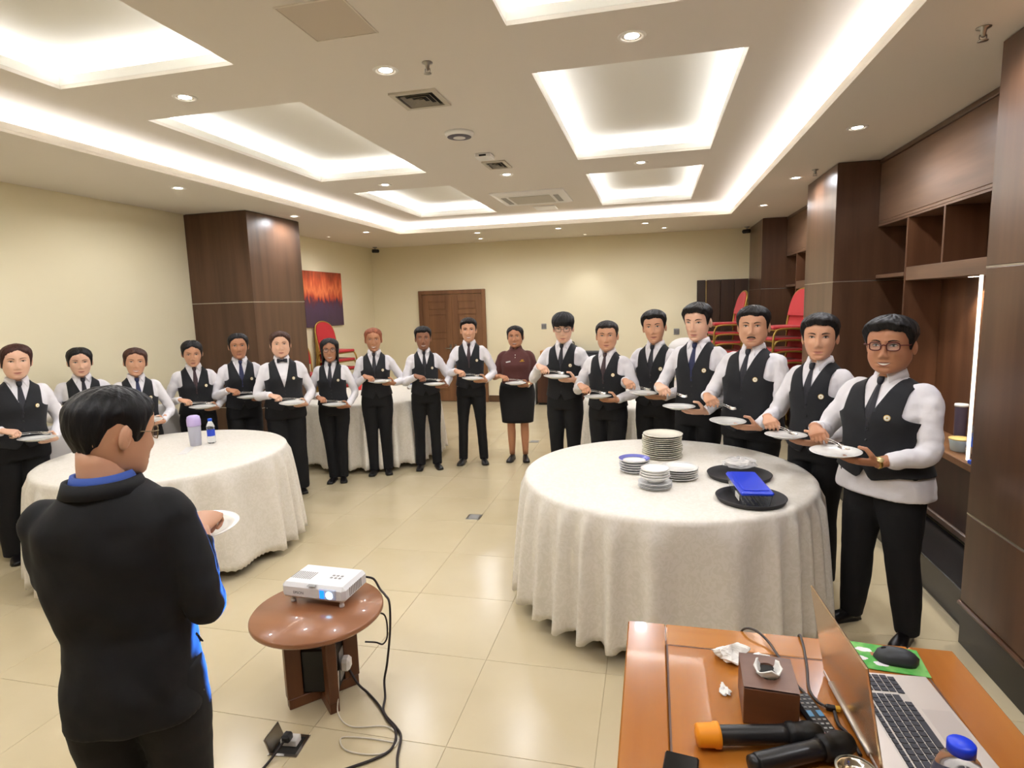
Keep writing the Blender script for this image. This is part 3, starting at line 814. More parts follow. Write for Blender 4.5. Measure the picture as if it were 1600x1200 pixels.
def crumple(name, label, x, y, sx, sy, sz, seed, rz=0, cat='tissue'):
    rnd = random.Random(seed); n, m_ = 22, 12; q = MB(); rings = []
    for j in range(m_ + 1):
        p = -pi / 2 + pi * j / m_; row = []
        for i in range(n):
            a = 2 * pi * i / n
            k = 1 + .28 * sin(3 * a + seed) * cos(2 * p) + .16 * sin(7 * a + 3 * p + seed) + rnd.uniform(-.1, .1)
            row.append((sx * k * cos(p) * cos(a), sy * k * cos(p) * sin(a), sz * (1 + .95 * sin(p)) * (1 + .3 * sin(2 * a + seed)) * .55))
        rings.append(row)
    q.loft(rings, True, True, True)
    zm = min(v[2] for v in q.v); q.v = [(a, b, c - zm) for a, b, c in q.v]
    q.sm = [False] * len(q.f)
    return q.build(name, m_tissue, None, (x, y, ZD), (0, 0, rz), label=label, cat=cat)
crumple('crumpled_tissue', 'crumpled white tissue lying behind the walnut tissue box', .222, 1.665, .046, .036, .034, 1, .4)
crumple('crumpled_tissue', 'second crumpled white tissue, right of the first behind the box', .292, 1.645, .042, .026, .026, 5, -.3)
crumple('tissue_scrap', 'small white scrap of tissue left of the tissue box', .187, 1.515, .013, .024, .008, 3, .1)
# microphones
m_mic = mat('microphone_black', (30, 29, 30), .32)
def mic(label, p0, p1, cap):
    v = Vector((p1[0] - p0[0], p1[1] - p0[1], 0)); L = v.length
    t = thing('microphone', label, 'microphone', (p0[0], p0[1], ZD + .0285), math.atan2(v.y, v.x))
    Mx = Matrix.Rotation(pi / 2, 4, 'Y')
    MB().lathe([(.020, .045), (.0215, .05), (.0215, .19), (.0235, .205)], 24, M=Mx).build('handle', m_mic, t)
    MB().lathe([(.0235, .205), (.028, .212), (.028, .222), (.026, .226), (.026, .24), (.0285, .25), (.0285, .262), (.020, .285), (.001, .292)], 24, M=Mx).build('grille_head', mat('mic_grille', (26, 26, 27), .45, .3), t)
    if cap:
        MB().lathe([(.001, 0), (.024, .002), (.0255, .006), (.0265, .04), (.0285, .042), (.0285, .052), (.024, .053)], 28, M=Mx).build('end_cap', mat('orange_rubber', (240, 150, 24), .5), t, label='orange rubber end cap')
    else:
        MB().lathe([(.001, .03), (.019, .033), (.020, .046)], 24, M=Mx).build('end_cap', m_mic, t)
mic('black wireless microphone with an orange rubber end cap', (.100, 1.298), (.36, 1.352), True)
mic('all-black wireless microphone lying at the desk front edge', (.180, 1.215), (.40, 1.325), False)
t = thing('mobile_phone', 'dark mobile phone lying at the left front of the desk', 'phone', (.060, 1.205, ZD), radians(-8))
MB().box(-.037, .037, -.075, .055, 0, .009, .004).build('body', m_black, t)
MB().box(-.034, .034, -.071, .051, .0088, .0094).build('screen', mat('phone_glass', (14, 14, 17), .08), t)
# remote control
RC = thing('remote_control', 'black television remote with two blue buttons beside the tissue box', 'remote', (.392, 1.425, ZD), radians(13))
m_rc = mat('remote_black', (36, 36, 40), .45)
MB().box(-.024, .024, -.10, .10, 0, .017, .006).build('body', m_rc, RC)
m_rk = mat('remote_key', (176, 178, 180), .5)
q = MB()
for r in range(12):
    if r in (4, 5): continue
    for c_ in range(3):
        q.box(-.017 + c_ * .0125, -.009 + c_ * .0125, .082 - r * .0145, .0875 - r * .0145, .0168, .0188, .001)
q.build('buttons', m_rk, RC, kind='stuff')
for x in (-.0185, .0055):
    MB().box(x, x + .013, .008, .030, .0168, .0186, .001).build('blue_button', mat('remote_blue', (104, 166, 216), .4), RC, label='light blue button')
MB().box(.006, .013, -.055, -.049, .0185, .0196, .001).build('yellow_button', mat('remote_yellow', (224, 196, 40), .4), RC, label='yellow button')
MB().box(-.016, -.009, -.055, -.049, .0185, .0196, .001).build('red_button', mat('remote_red', (206, 60, 50), .4), RC, label='red button')
# laptop, hinge on its left, lid leaning towards the camera side
LP = thing('laptop', 'open silver laptop with black keys on the right of the desk', 'laptop', (.455, 1.64, ZD), radians(3))
m_silver = mat('laptop_silver', (206, 196, 186), .35, .55)
MB().box(0, .255, -.37, 0, .003, .017, .004).build('base', m_silver, LP)
for x in (.02, .235):
    for y in (-.345, -.02): MB().lathe([(.006, 0), (.006, .004)], 10, c=(x, y, 0)).build('foot', m_black, LP)
MB().box(.060, .170, -.357, -.013, .0165, .0172).build('keyboard_deck', mat('key_deck', (196, 188, 178), .4, .4), LP)
m_key = mat('key_black', (38, 38, 48), .45)
kme = {}
def key(x, y, w, h):
    k = (round(w, 4), round(h, 4))
    if k not in kme: kme[k] = MB().box(-w / 2, w / 2, -h / 2, h / 2, 0, .0022, .0008).mesh('key', [m_key])
    link('key', kme[k], LP, (x, y, .0171))
for r in range(6):
    x = .070 + r * .0180
    w = .0155 if r else .011
    if r == 5:
        y = -.345
        for L in (.0175, .0175, .0175, .0175, .088, .0175, .0175, .0175, .0175):
            key(x, y + L / 2, w, L - .002); y += L
        for k in range(4): key(x, -.02 - .0175 * (k + .3), w, .0152)
        continue
    first = .0175 + .004 * r * (1 if r < 5 else 0)
    y = -.345
    key(x, y + first / 2, w, first - .002); y += first
    while y < -.105 - .0175:
        key(x, y + .00875, w, .0152); y += .0175
    key(x, (y - .092) / 2, w, -.094 - y)
    for k in range(4): key(x, -.02 - .0178 * k, w, .0152)
MB().box(.180, .245, -.25, -.14, .0168, .0174, .0003).build('touchpad', mat('touchpad', (198, 188, 180), .3, .4), LP)
lid = MB().box(-.006, 0, -.37, 0, 0, .245, .003).build('lid', mat('lid_warm_silver', (214, 190, 156), .22, .85), LP, (.007, 0, .016), (0, radians(-10), 0))  # silver lid, warm tint stands in for the wood it reflects
MB().box(-.0005, .0006, -.362, -.008, .012, .237).build('screen', mat('laptop_screen', (128, 100, 70), .3), lid)  # dark screen, a brown reflection put into its base colour
MB().tube([(0, -.06, .014), (0, -.31, .014)], .006, 10).build('hinge', m_silver, LP)
# mouse pad and mouse
m_pad = mat('green_mouse_pad', (70, 160, 62), .6)
add_noise(m_pad, (118, 186, 92), (1, 1, 1), 3, .45, .6, nscale=16)
t = thing('mouse_pad', 'green picture mouse pad with white blossoms under the mouse', 'mouse pad', (.64, 1.747, ZD), radians(-6))
MB().box(-.098, .098, -.066, .066, 0, .003, .002).build('pad', m_pad, t)
for x, y, sx, sy, rz in ((-.045, .028, .024, .013, -.5), (-.062, -.018, .022, .012, .1), (-.012, -.035, .022, .013, .3)):
    q = MB()
    for k in range(5):
        a = rz + k * 1.256
        q.lathe([(.001, 0), (.5, 0)], 10, cap0=True, cap1=False, M=Matrix.Translation((x + sx * .45 * cos(a), y + sy * .45 * sin(a), .00315 + k * .00002)) @ Matrix.Diagonal((sx, sy, 1, 1)))
    q.build('printed_blossom', mat('blossom_print', (232, 226, 228), .6), t)
MB().box(-.03, -.005, .002, .02, .0031, .0032).build('printed_branch', mat('branch_print', (176, 110, 70), .6), t)
t = thing('computer_mouse', 'dark grey computer mouse on the green pad', 'mouse', (.668, 1.738, ZD + .0032), radians(78))
q = MB(); rings = []
for k in range(11):
    u = -1 + 2 * k / 10; w = .033 * (max(0, 1 - abs(u) ** 3.2)) ** .5 * (1 + .08 * u) + .0008; hh = .036 * (max(0, 1 - abs(u * .93 + .05) ** 2.6)) ** .6 + .001
    rings.append([(w * cos(a), u * .055, max(0, hh * sin(a))) for a in [pi * i / 14 for i in range(15)]])
q.loft(rings, True, True, True); q.build('shell', mat('mouse_grey', (52, 54, 56), .42), t)
MB().lathe([(.006, -.003), (.0075, 0), (.006, .003)], 12, M=Matrix.Translation((0, .030, .029)) @ Matrix.Rotation(pi / 2, 4, 'Y')).build('wheel', m_black, t)
# bottle, chrome dish, cables on the desk
water_bottle(.556, 1.145, ZD, .205, .044, 'water bottle with a royal blue cap in the bottom right corner', (20, 60, 220), (62, 66, 150))
t = thing('chrome_dish', 'round shiny chrome-rimmed dish by the laptop at the front', 'dish', (.424, 1.262, ZD), -1.2)
MB().lathe([(.030, 0), (.034, .004), (.038, .022), (.040, .024), (.0395, .0265), (.034, .0255), (.030, .014), (.020, .009), (.001, .008)], 40).build('dish', m_chrome, t)
MB().lathe([(.036, .0252), (.041, .0245), (.0415, .028), (.037, .0285)], 40, cap0=False, cap1=False).build('rim', mat('pale_rim', (226, 218, 198), .25, .5), t)
MB().box(.036, .062, -.007, .007, .019, .026, .002).build('lug', m_chrome, t)
cable('laptop_cable', [(.26, 1.835, .70), (.275, 1.822, ZD + .006), (.305, 1.80, ZD + .02), (.335, 1.76, ZD + .012), (.352, 1.70, ZD + .005), (.360, 1.66, ZD + .004), (.372, 1.58, ZD + .004), (.395, 1.52, ZD + .004)], .0035, mat('grey_cable', (74, 66, 62), .5), 'dark cable coming over the far desk edge behind the tissue box')
cable('video_cable', [(.43, 1.835, .69), (.436, 1.822, ZD + .005), (.434, 1.76, ZD + .004), (.420, 1.66, ZD + .004), (.402, 1.56, ZD + .004), (.410, 1.51, ZD + .005), (.424, 1.49, ZD + .007)], .0035, mat('grey_cable', (74, 66, 62), .5), 'dark video cable running along the desk to the laptop')
t = thing('cable_connector', 'black cable plug with a yellow band beside the laptop lid', 'connector', (.424, 1.489, ZD + .0065), radians(-6))
MB().box(0, .022, -.007, .007, -.006, .006, .002).build('plug', m_black, t)
MB().box(.020, .033, -.0065, .0065, -.0055, .006, .002).build('yellow_band', mat('yellow_plastic', (220, 170, 40), .4), t)
cable('black_adapter_cable', [(.440, 1.475, ZD + .006), (.436, 1.43, ZD + .006), (.445, 1.40, ZD + .008), (.452, 1.37, ZD + .006), (.455, 1.335, ZD + .005)], .0045, m_cable, 'short black adapter cable lying by the laptop lid')

# ------------------------------------------------------------------ chairs
m_red = mat('red_upholstery', (188, 34, 38), .75, sheen=.2)
m_gold = mat('gold_frame', (176, 142, 66), .35, .55)
def banquet_chair(label, group):
    t = thing('banquet_chair', label, 'chair', (0, 0, 0), 0, group)
    MB().box(-.195, .195, -.20, .20, .437, .475, .015).build('seat', m_red, t)
    for sx in (-.205, .205):
        q = MB(); q.tube(spline([(sx * 1.04, -.22, 0), (sx * 1.02, -.21, .30), (sx, -.185, .40), (sx, -.12, .44), (sx, .12, .44), (sx, .185, .40), (sx * 1.02, .22, .30), (sx * 1.04, .25, 0)], 4), .0125, 8)
        q.build('leg_frame', m_gold, t)
    for sy in (-.17, .17): MB().tube([(-.205, sy, .43), (.205, sy, .43)], .011, 8).build('stretcher', m_gold, t)
    pts = [(-.19, .17, .43), (-.195, .20, .60), (-.19, .235, .76), (-.15, .262, .86), (-.07, .275, .905), (0, .278, .915), (.07, .275, .905), (.15, .262, .86), (.19, .235, .76), (.195, .20, .60), (.19, .17, .43)]
    q = MB(); q.tube(spline(pts, 4), .0125, 8); q.build('back_frame', m_gold, t)
    q = MB(); sp = spline(pts, 4)[4:-4]
    q.loft([[p + Vector((-p.x * .05, -.022, -.008)) for p in sp], [p + Vector((-p.x * .05, .012, -.008)) for p in sp]], True, True, True, smooth=False)
    q.build('backrest', m_red, t)
    return t
cproto = banquet_chair('red banquet chair, lowest in the stack by the middle column', 'red chairs stacked by the middle column')
first = True
def put_chair(x, y, z, rz, label, group, tilt=None):
    global first
    o = cproto if first else copy_tree(cproto)
    first = False
    o.location = (x, y, z); o.rotation_euler = (tilt[0] if tilt else 0, tilt[1] if tilt else 0, rz)
    o['label'] = label; o['group'] = group
def chair_stack(x, y, rz, n, where, group, dz=.135):
    for k in range(n):
        w = 'lowest' if k == 0 else ('topmost' if k == n - 1 else ordn[k] + ' from the floor')
        put_chair(x, y, k * dz, rz, 'red gold-framed banquet chair, %s in the stack %s' % (w, where), group)
chair_stack(1.52, 7.75, radians(-72), 8, 'by the middle column', 'red chairs stacked by the middle column')
chair_stack(1.02, 9.1, radians(-80), 8, 'against the dark partition', 'red chairs stacked against the partition')
chair_stack(-4.80, 8.3, radians(75), 6, 'under the abstract painting', 'red chairs stacked under the painting')
put_chair(-4.86, 7.45, 0.40, radians(52), 'red banquet chair with its back showing, just right of the left column', 'red chairs under the painting', None)
put_chair(-4.86, 7.45, 0.0, radians(52), 'red banquet chair carrying another, just right of the left column', 'red chairs under the painting', None)
m_cover = mat('white_chair_cover', (226, 222, 218), .8)
def covered_chair(x, y, rz, label):
    t = thing('covered_chair', label, 'chair', (x, y, 0), rz)
    q = MB(); n = 64; rings = []
    def ring(z, ax, ay, cy, fold):
        out = []
        for i in range(n):
            a = 2 * pi * i / n; c, s_ = cos(a), sin(a); e = .35
            out.append((ax * math.copysign(abs(c) ** e, c) * (1 + fold * sin(11 * a)), cy + ay * math.copysign(abs(s_) ** e, s_) * (1 + fold * sin(9 * a)), z))
        return out
    q.loft([ring(.02, .25, .27, 0, .04), ring(.25, .235, .25, 0, .03), ring(.44, .22, .225, 0, .01), ring(.475, .215, .22, 0, 0), ring(.485, .19, .19, 0, 0)], True, False, True)
    q.build('seat_skirt', m_cover, t)
    q = MB(); q.loft([ring(.30, .215, .055, .20, .02), ring(.55, .21, .045, .215, .01), ring(.78, .20, .042, .24, .01), ring(.88, .17, .038, .255, 0), ring(.93, .10, .03, .26, 0), ring(.945, .03, .012, .262, 0)], True, True, True)
    q.build('back_cover', m_cover, t)
covered_chair(-4.75, 4.62, radians(-115), 'white-covered chair between the third and fourth waitress from the left')
covered_chair(-5.0 + .25, 2.35, radians(-80), 'white-covered chair at the far left edge behind the first waitress')
covered_chair(-4.80, 3.62, radians(-105), 'white-covered chair between the first and second waitress from the left')
for k in range(4):
    t = thing('chair_cover_bundle', 'white-covered folded chair, %s in the pale pile near the partition' % ('lowest' if k == 0 else 'topmost' if k == 3 else ordn[k] + ' from the floor'), 'chair', (.47, 8.9 + .01 * k, k * .30), radians(-20), 'white-covered chairs piled by the partition')
    q = MB(); q.ball((0, 0, .16), (.26, .24, .159), 20, 10); q.v = [(a * (1 + .06 * sin(9 * math.atan2(b, a))), b, c) for a, b, c in q.v]
    q.build('cover', m_cover, t)

# ------------------------------------------------------------------ low cabinet at the back and things on it
t = thing('low_cabinet', 'low dark brown cabinet against the back wall', 'cabinet', (-1.98, YB - .30, 0))
m_cab = wood('cabinet_wood', (84, 50, 32), (62, 34, 22), .4)
MB().box(.012, 1.13, .014, .28, .04, .68, .003).build('carcass', m_cab, t)
MB().box(0, 1.15, 0, .285, .68, .71, .004).build('cabinet_top', m_cab, t)
MB().box(.03, 1.11, .03, .27, 0, .04).build('plinth', m_black_base, t)
for k in range(2):
    dd = MB().box(.02 + k * .555, .57 + k * .555, 0, .016, .05, .67, .003).build('door', m_cab, t)
    MB().lathe([(.01, 0), (.013, .012), (.001, .02)], 12, M=Matrix.Translation((.53 if k == 0 else .62, -.001, .42)) @ Matrix.Rotation(pi / 2, 4, 'X')).build('knob', m_steel, dd)
t = thing('cardboard_box', 'tan orange cardboard box on the low back cabinet', 'box', (-1.74, YB - .155, .7105))
MB().box(-.17, .17, -.11, .11, 0, .24, .004).build('carton', mat('carton_tan', (196, 140, 74), .7), t)
MB().box(-.05, .05, -.1115, -.1098, .06, .17).build('printed_mark', mat('carton_print', (190, 84, 44), .7), t)
MB().box(-.171, .171, -.02, .02, .2398, .2412).build('packing_tape', mat('packing_tape', (176, 122, 64), .3), t)
t = thing('black_device', 'black boxy machine on the right of the low cabinet', 'machine', (-1.05, YB - .155, .7105))
MB().box(-.17, .17, -.11, .11, 0, .22, .02).build('case', m_black, t)
MB().box(-.12, .12, -.1115, -.108, .06, .18, .004).build('front_plate', mat('device_front', (52, 54, 62), .3), t)
t = thing('black_backpack', 'dark rounded bag on the cabinet behind the short-haired waiter', 'bag', (-1.36, YB - .16, .7105))
q = MB(); q.ball((0, 0, .17), (.15, .10, .17), 20, 12); q.build('bag', mat('dark_bag', (58, 60, 66), .8), t)
q = MB(); q.tube(spline([(-.04, -.02, .33), (-.03, -.02, .38), (.03, -.02, .38), (.04, -.02, .33)], 5), .008, 8); q.build('handle', m_black, t)
t = thing('white_box', 'white narrow box beside the low cabinet on the floor', 'box', (-2.09, YB - .19, 0))
MB().box(-.08, .08, -.12, .12, 0, .46, .01).build('body', m_white_plastic, t)
MB().box(-.05, .05, -.1212, -.1195, .34, .40, .001).build('panel', m_grey_plastic, t)

# ------------------------------------------------------------------ things on the shelf counter at the right
ZC = .756
water_bottle(1.965, 4.10, ZC, .23, .075, 'large water bottle with a blue cap on the wall unit counter', (40, 150, 230), (70, 110, 220))
t = thing('tumbler', 'tall dark tumbler with a white lid on the wall unit counter', 'tumbler', (1.99, 4.42, ZC))
MB().lathe([(.03, 0), (.032, .01), (.036, .26), (.036, .262), (.001, .262)], 20).build('cup', mat('tumbler_dark', (86, 74, 88), .3), t)
MB().lathe([(.038, .262), (.040, .27), (.038, .28), (.001, .282)], 20).build('lid', m_white_plastic, t)
t = thing('blue_folder', 'blue-edged white folder on the wall unit counter', 'folder', (1.96, 3.80, ZC), radians(4))
MB().box(-.12, .12, -.16, .16, 0, .022, .003).build('folder', mat('folder_blue', (36, 90, 214), .4), t)
MB().box(-.10, .118, -.15, .15, .022, .030, .002).build('sheets', m_white_plastic, t)
t = thing('paper_stack', 'stack of white papers with a pink edge on the counter', 'papers', (1.98, 3.80, ZC + .0305), radians(-5))
for k in range(3):
    MB().box(-.08, .08, -.12, .12, k * .012, k * .012 + .0118, .001).build('paper_block', mat('pink_paper', (226, 120, 160), .7) if k == 1 else m_white_plastic, t)
t = thing('plastic_tub', 'pale translucent tub under the large bottle on the counter', 'tub', (1.93, 4.26, ZC))
MB().lathe([(.05, 0), (.055, .004), (.065, .07), (.067, .075), (.001, .076)], 24).build('tub', mat('pale_tub', (206, 226, 226), .4), t)
MB().lathe([(.068, .0762), (.068, .084), (.001, .085)], 24).build('lid', mat('tub_lid', (226, 196, 120), .5), t)

# ================================================================== PEOPLE
def cr(xs, ys, x):
    """smooth interpolation of ys over xs (cubic Hermite)"""
    xs = np.asarray(xs, float); ys = np.asarray(ys, float); x = np.clip(np.asarray(x, float), xs[0], xs[-1])
    d = np.gradient(ys, xs)
    i = np.clip(np.searchsorted(xs, x) - 1, 0, len(xs) - 2)
    h = xs[i + 1] - xs[i]; t = (x - xs[i]) / h
    return (2 * t**3 - 3 * t**2 + 1) * ys[i] + (t**3 - 2 * t**2 + t) * h * d[i] + (-2 * t**3 + 3 * t**2) * ys[i + 1] + (t**3 - t**2) * h * d[i + 1]
def sst(x):
    x = np.clip(x, 0, 1); return x * x * (3 - 2 * x)

HZ = [-.1135, -.110, -.102, -.09, -.07, -.045, -.02, 0, .03, .06, .085, .10, .108, .1125]
HW = [.004, .022, .038, .0495, .0595, .067, .0725, .0755, .079, .078, .0655, .0465, .027, .003]
HF = [.060, .073, .0815, .0845, .084, .0855, .087, .087, .089, .0865, .071, .050, .029, .003]
HB = [-.045, -.035, -.015, .015, .05, .078, .092, .098, .102, .096, .076, .052, .029, .003]
class Head:
    def __init__(s, wf=1.0, jaw=1.0, nose=1.0, smile=.6, teeth=False, female=False):
        s.wf, s.jaw, s.nose, s.smile, s.teeth, s.female = wf, jaw, nose, smile, teeth, female
    def W(s, z):
        w = cr(HZ, HW, z) * s.wf
        return w * (1 + (s.jaw - 1) * sst((-.01 - np.asarray(z)) / .05))
    def yf(s, x, z):
        x = np.asarray(x, float); z = np.asarray(z, float)
        w = s.W(z); f = cr(HZ, HF, z)
        q = np.clip(np.abs(x) / np.maximum(w, 1e-4), 0, 1)
        y = -f * (1 - q ** 2.25) ** (1 / 2.25)
        return y + s.feat(x, z)
    def feat(s, x, z):
        ax = np.abs(x)
        nz = cr([-.2, -.054, -.048, -.040, -.031, -.02, 0, .018, .035, .2], [0, 0, .002, .0135, .0195, .0165, .0105, .0055, .0015, 0], z) * s.nose
        ns = cr([-.06, -.045, -.034, -.015, .02], [.016, .0155, .0125, .0085, .0075], z)
        y = -nz * np.exp(-(x / ns) ** 2)
        y = y - .004 * s.nose * np.exp(-((ax - .0125) / .006) ** 2 - ((z + .040) / .007) ** 2)
        y = y + .0075 * np.exp(-((ax - .031) / .016) ** 2 - ((z - .006) / .0115) ** 2)
        y = y - .0028 * np.exp(-((ax - .028) / .02) ** 2 - ((z - .027) / .007) ** 2)
        y = y - (.004 + .003 * s.smile) * np.exp(-((ax - .040) / .015) ** 2 - ((z + .030 - .004 * s.smile) / .015) ** 2)
        y = y - .0055 * np.exp(-(x / .021) ** 2) * (np.exp(-((z + .0620) / .0052) ** 2) + np.exp(-((z + .0755) / .0058) ** 2))
        y = y + .0022 * np.exp(-(x / .026) ** 2 - ((z + .0685) / .003) ** 2)
        y = y + .003 * np.exp(-(x / .02) ** 2 - ((z + .0855) / .005) ** 2)
        y = y - .0035 * np.exp(-(x / .018) ** 2 - ((z + .100) / .008) ** 2)
        return y
    def build(s, mb, mh, brow_w=1.0):
        zs = np.concatenate([np.linspace(-.1135, -.092, 5), np.linspace(-.089, .036, 42), np.linspace(.042, .1125, 12)])
        td = np.concatenate([np.linspace(-60, 60, 53), np.linspace(68, 292, 26)])
        T, Z = np.meshgrid(np.radians(td), zs)
        w, f, b = s.W(Z), cr(HZ, HF, Z), cr(HZ, HB, Z)
        sn, cs = np.sin(T), np.cos(T); e = 2 / 2.25
        x = w * np.sign(sn) * np.abs(sn) ** e
        fr = cs >= 0
        y = np.where(fr, -f * np.abs(cs) ** e, b * np.abs(cs) ** e)
        y = y + np.where(fr, s.feat(x, Z) * sst(cs / .25), 0)
        rings = [[(x[k, i], y[k, i], Z[k, i]) for i in range(len(td))] for k in range(len(zs))]
        mb.loft(rings, True, True, True, 0, True, mh)
        for sx in (-1, 1):                                         # ears
            we = float(s.W(0.0))
            E_ = Matrix.Translation((sx * (we + .003), .012, -.004)) @ Matrix.Rotation(sx * -.35, 4, 'Z') @ Matrix.Rotation(.18, 4, 'X')
            mb.ball((0, 0, 0), (.0085, .0185, .032), 14, 9, 0, mh @ E_)
            mb.ball((sx * .003, -.004, .005), (.0075, .012, .020), 10, 7, 0, mh @ E_)
        def patch(xc, hw, zlo, zhi, off, mi, n=11, bulge=0.0, rows=3):
            us = np.linspace(-1, 1, n); v = []; f = []
            for r in range(rows):
                t = r / (rows - 1)
                for u in us:
                    xx = xc + hw * u; a, c_ = zlo(u), zhi(u); zz = a + (c_ - a) * t
                    v.append((xx, float(s.yf(xx, zz)) - off - bulge * (1 - u * u) * (1 - (2 * t - 1) ** 2), zz))
            for r in range(rows - 1):
                for i in range(n - 1):
                    f.append((r * n + i, r * n + i + 1, (r + 1) * n + i + 1, (r + 1) * n + i))
            mb.add(v, f, mi, True, mh)
        ez = .0065
        for sx in (-1, 1):
            xe = sx * .0315
            patch(xe, .0140, lambda u: ez - .0036 * (1 - u * u) + .0008 * sx * u, lambda u: ez + .0044 * (1 - u * u) + .0008 * sx * u, .0012, 2, bulge=.003)
            ir = .0058
            patch(xe, ir, lambda u: ez + .0003 - min(.0037, ir * sqrt(max(0, 1 - u * u))), lambda u: ez + .0003 + min(.0043, ir * sqrt(max(0, 1 - u * u))), .0016, 3, bulge=.0031)
            patch(xe, .0152, lambda u: ez + .0040 * (1 - u * u) + .0008 * sx * u, lambda u: ez + .0066 * (1 - u * u) + .0012 + .0008 * sx * u, .0019, 4, bulge=.002)
            bw = .0042 * brow_w
            patch(sx * .0325, .0185, lambda u: .0225 + .004 * (1 - (sx * u - .25) ** 2), lambda u: .0225 + .004 * (1 - (sx * u - .25) ** 2) + bw * (1 - .55 * sx * u) * (1 - .3 * u * u), .0012, 4)
        hw = .0215 + .0055 * s.smile
        ml = lambda u: -.0700 + s.smile * .0095 * u * u
        gap = .0070 if s.teeth else .0012
        up = lambda u: ml(u) + gap * .5 * (1 - u * u)
        lo = lambda u: ml(u) - gap * .5 * (1 - u * u)
        patch(0, hw, up, lambda u: up(u) + .0062 * (1 - u * u) * (1 - .25 * exp(-(u / .16) ** 2)), .0011, 1, 15)
        patch(0, hw, lambda u: lo(u) - .0072 * (1 - u * u), lo, .0011, 1, 15)
        patch(0, hw * .97, lo, up, .0009, 5 if s.teeth else 3, 15)

# torso of a 1.68 m figure: height, half width, depth to the front, depth to the back
TZ = [.80, .86, .95, 1.03, 1.12, 1.22, 1.30, 1.345, 1.372, 1.395, 1.412, 1.428, 1.445]
TA = [.164, .164, .153, .140, .144, .154, .160, .153, .128, .099, .079, .066, .059]
TF = [.098, .100, .100, .098, .106, .116, .106, .090, .078, .067, .061, .058, .056]
TB_ = [.112, .116, .100, .086, .090, .098, .100, .094, .086, .078, .070, .062, .058]
TE = 2.5
class Torso:
    def __init__(s, g=1.0, belly=0.0, sh=1.0, bust=0.0, hip=1.0):
        s.g, s.belly, s.sh, s.bust, s.hip = g, belly, sh, bust, hip
    def abf(s, z, off=0.0):
        z = np.asarray(z, float)
        low = 1 - sst((z - 1.20) / .15)                             # girth acts below the shoulders
        k = 1 + (s.g - 1) * (.45 + .55 * low) * (1 - sst((z - 1.36) / .06))
        a = cr(TZ, TA, z) * k * (1 + (s.sh - 1) * sst((z - 1.1) / .15) * (1 - sst((z - 1.385) / .04))) * (1 + (s.hip - 1) * (1 - sst((z - .95) / .12)))
        bel = s.belly * np.exp(-((z - 1.02) / .13) ** 2)
        f = cr(TZ, TF, z) * k + bel + s.bust * np.exp(-((z - 1.225) / .06) ** 2)
        b = cr(TZ, TB_, z) * (1 + (k - 1) * .7)
        return a + off, f + off, b + off
    def ring(s, z, off=0.0, n=64):
        a, f, b = (float(q) for q in s.abf(z, off)); e = 2 / TE; out = []
        for i in range(n):
            t = 2 * pi * i / n; sn, cs = sin(t), cos(t)
            out.append((a * math.copysign(abs(sn) ** e, sn), (-f if cs > 0 else b) * abs(cs) ** e, z))
        return out
    def yf(s, x, z, off=0.0):
        a, f, b = (float(q) for q in s.abf(z, off))
        q = min(abs(x) / a, 1.0)
        return -f * (1 - q ** TE) ** (1 / TE)

# ------------------------------------------------------------------ hands (right-hand template: x to the fingers, y to the thumb, z out of the back)
def hand_template(kind):
    mb = MB()
    rings = []
    for x, w, h, zc in ((-.035, .026, .019, 0), (0, .026, .0175, 0), (.02, .032, .0165, 0), (.05, .040, .015, 0), (.078, .041, .013, 0), (.092, .036, .009, -.001)):
        rings.append([(x, w * cos(a) + .001, h * sin(a) + zc) for a in [2 * pi * i / 20 for i in range(20)]])
    mb.loft(rings)
    flex = {'grip': [(42, 58, 30), (58, 72, 35), (64, 76, 35), (68, 76, 35)], 'under': [(2, 8, 6), (1, 8, 6), (3, 10, 8), (8, 14, 10)]}[kind]
    for k, (y, L, sp) in enumerate(((.030, .070, 5), (.0105, .078, 1), (-.0095, .072, -3), (-.0285, .056, -9))):
        p = Vector((.080, y, -.001)); pts = [p + Vector((-.02, 0, 0)), p.copy()]
        ang = 0
        for sg, fr in enumerate((.45, .31, .24)):
            ang += radians(flex[k][sg])
            dr = Vector((cos(ang), 0, -sin(ang))); dr.rotate(Matrix.Rotation(radians(sp), 3, 'Z'))
            p = p + dr * L * fr; pts.append(p.copy())
        r0 = .0092 if k < 3 else .008
        mb.tube(pts, [r0, r0, r0 * .95, r0 * .86, r0 * .70], 10)
        mb.ball(pts[-1], r0 * .74, 10, 6)
    if kind == 'grip':
        tp = [(.012, .018, -.006), (.034, .036, -.014), (.064, .046, -.030), (.090, .040, -.042)]
    else:
        tp = [(.010, .018, -.006), (.030, .040, -.024), (.055, .052, -.050), (.082, .046, -.057)]
    mb.tube(tp, [.015, .0135, .0105, .0085], 10)
    mb.ball(tp[-1], .0088, 10, 6)
    return remesh(mb, .0034, 2, .5)
HANDS = {k: hand_template(k) for k in ('grip', 'under')}
def hand_matrix(w, f, d):
    f = Vector(f).normalized(); d = Vector(d); d = (d - f * d.dot(f)).normalized(); y = d.cross(f)
    return Matrix(((f.x, y.x, d.x, w[0]), (f.y, y.y, d.y, w[1]), (f.z, y.z, d.z, w[2]), (0, 0, 0, 1)))
def elbow_ik(S, W, L1, L2, hint):
    S, W = Vector(S), Vector(W); v = W - S; D = min(v.length, (L1 + L2) * .995); u = v.normalized()
    a = (L1 * L1 - L2 * L2 + D * D) / (2 * D); h = sqrt(max(0, L1 * L1 - a * a))
    n = Vector(hint); n = (n - u * n.dot(u)).normalized()
    return S + u * a + n * h

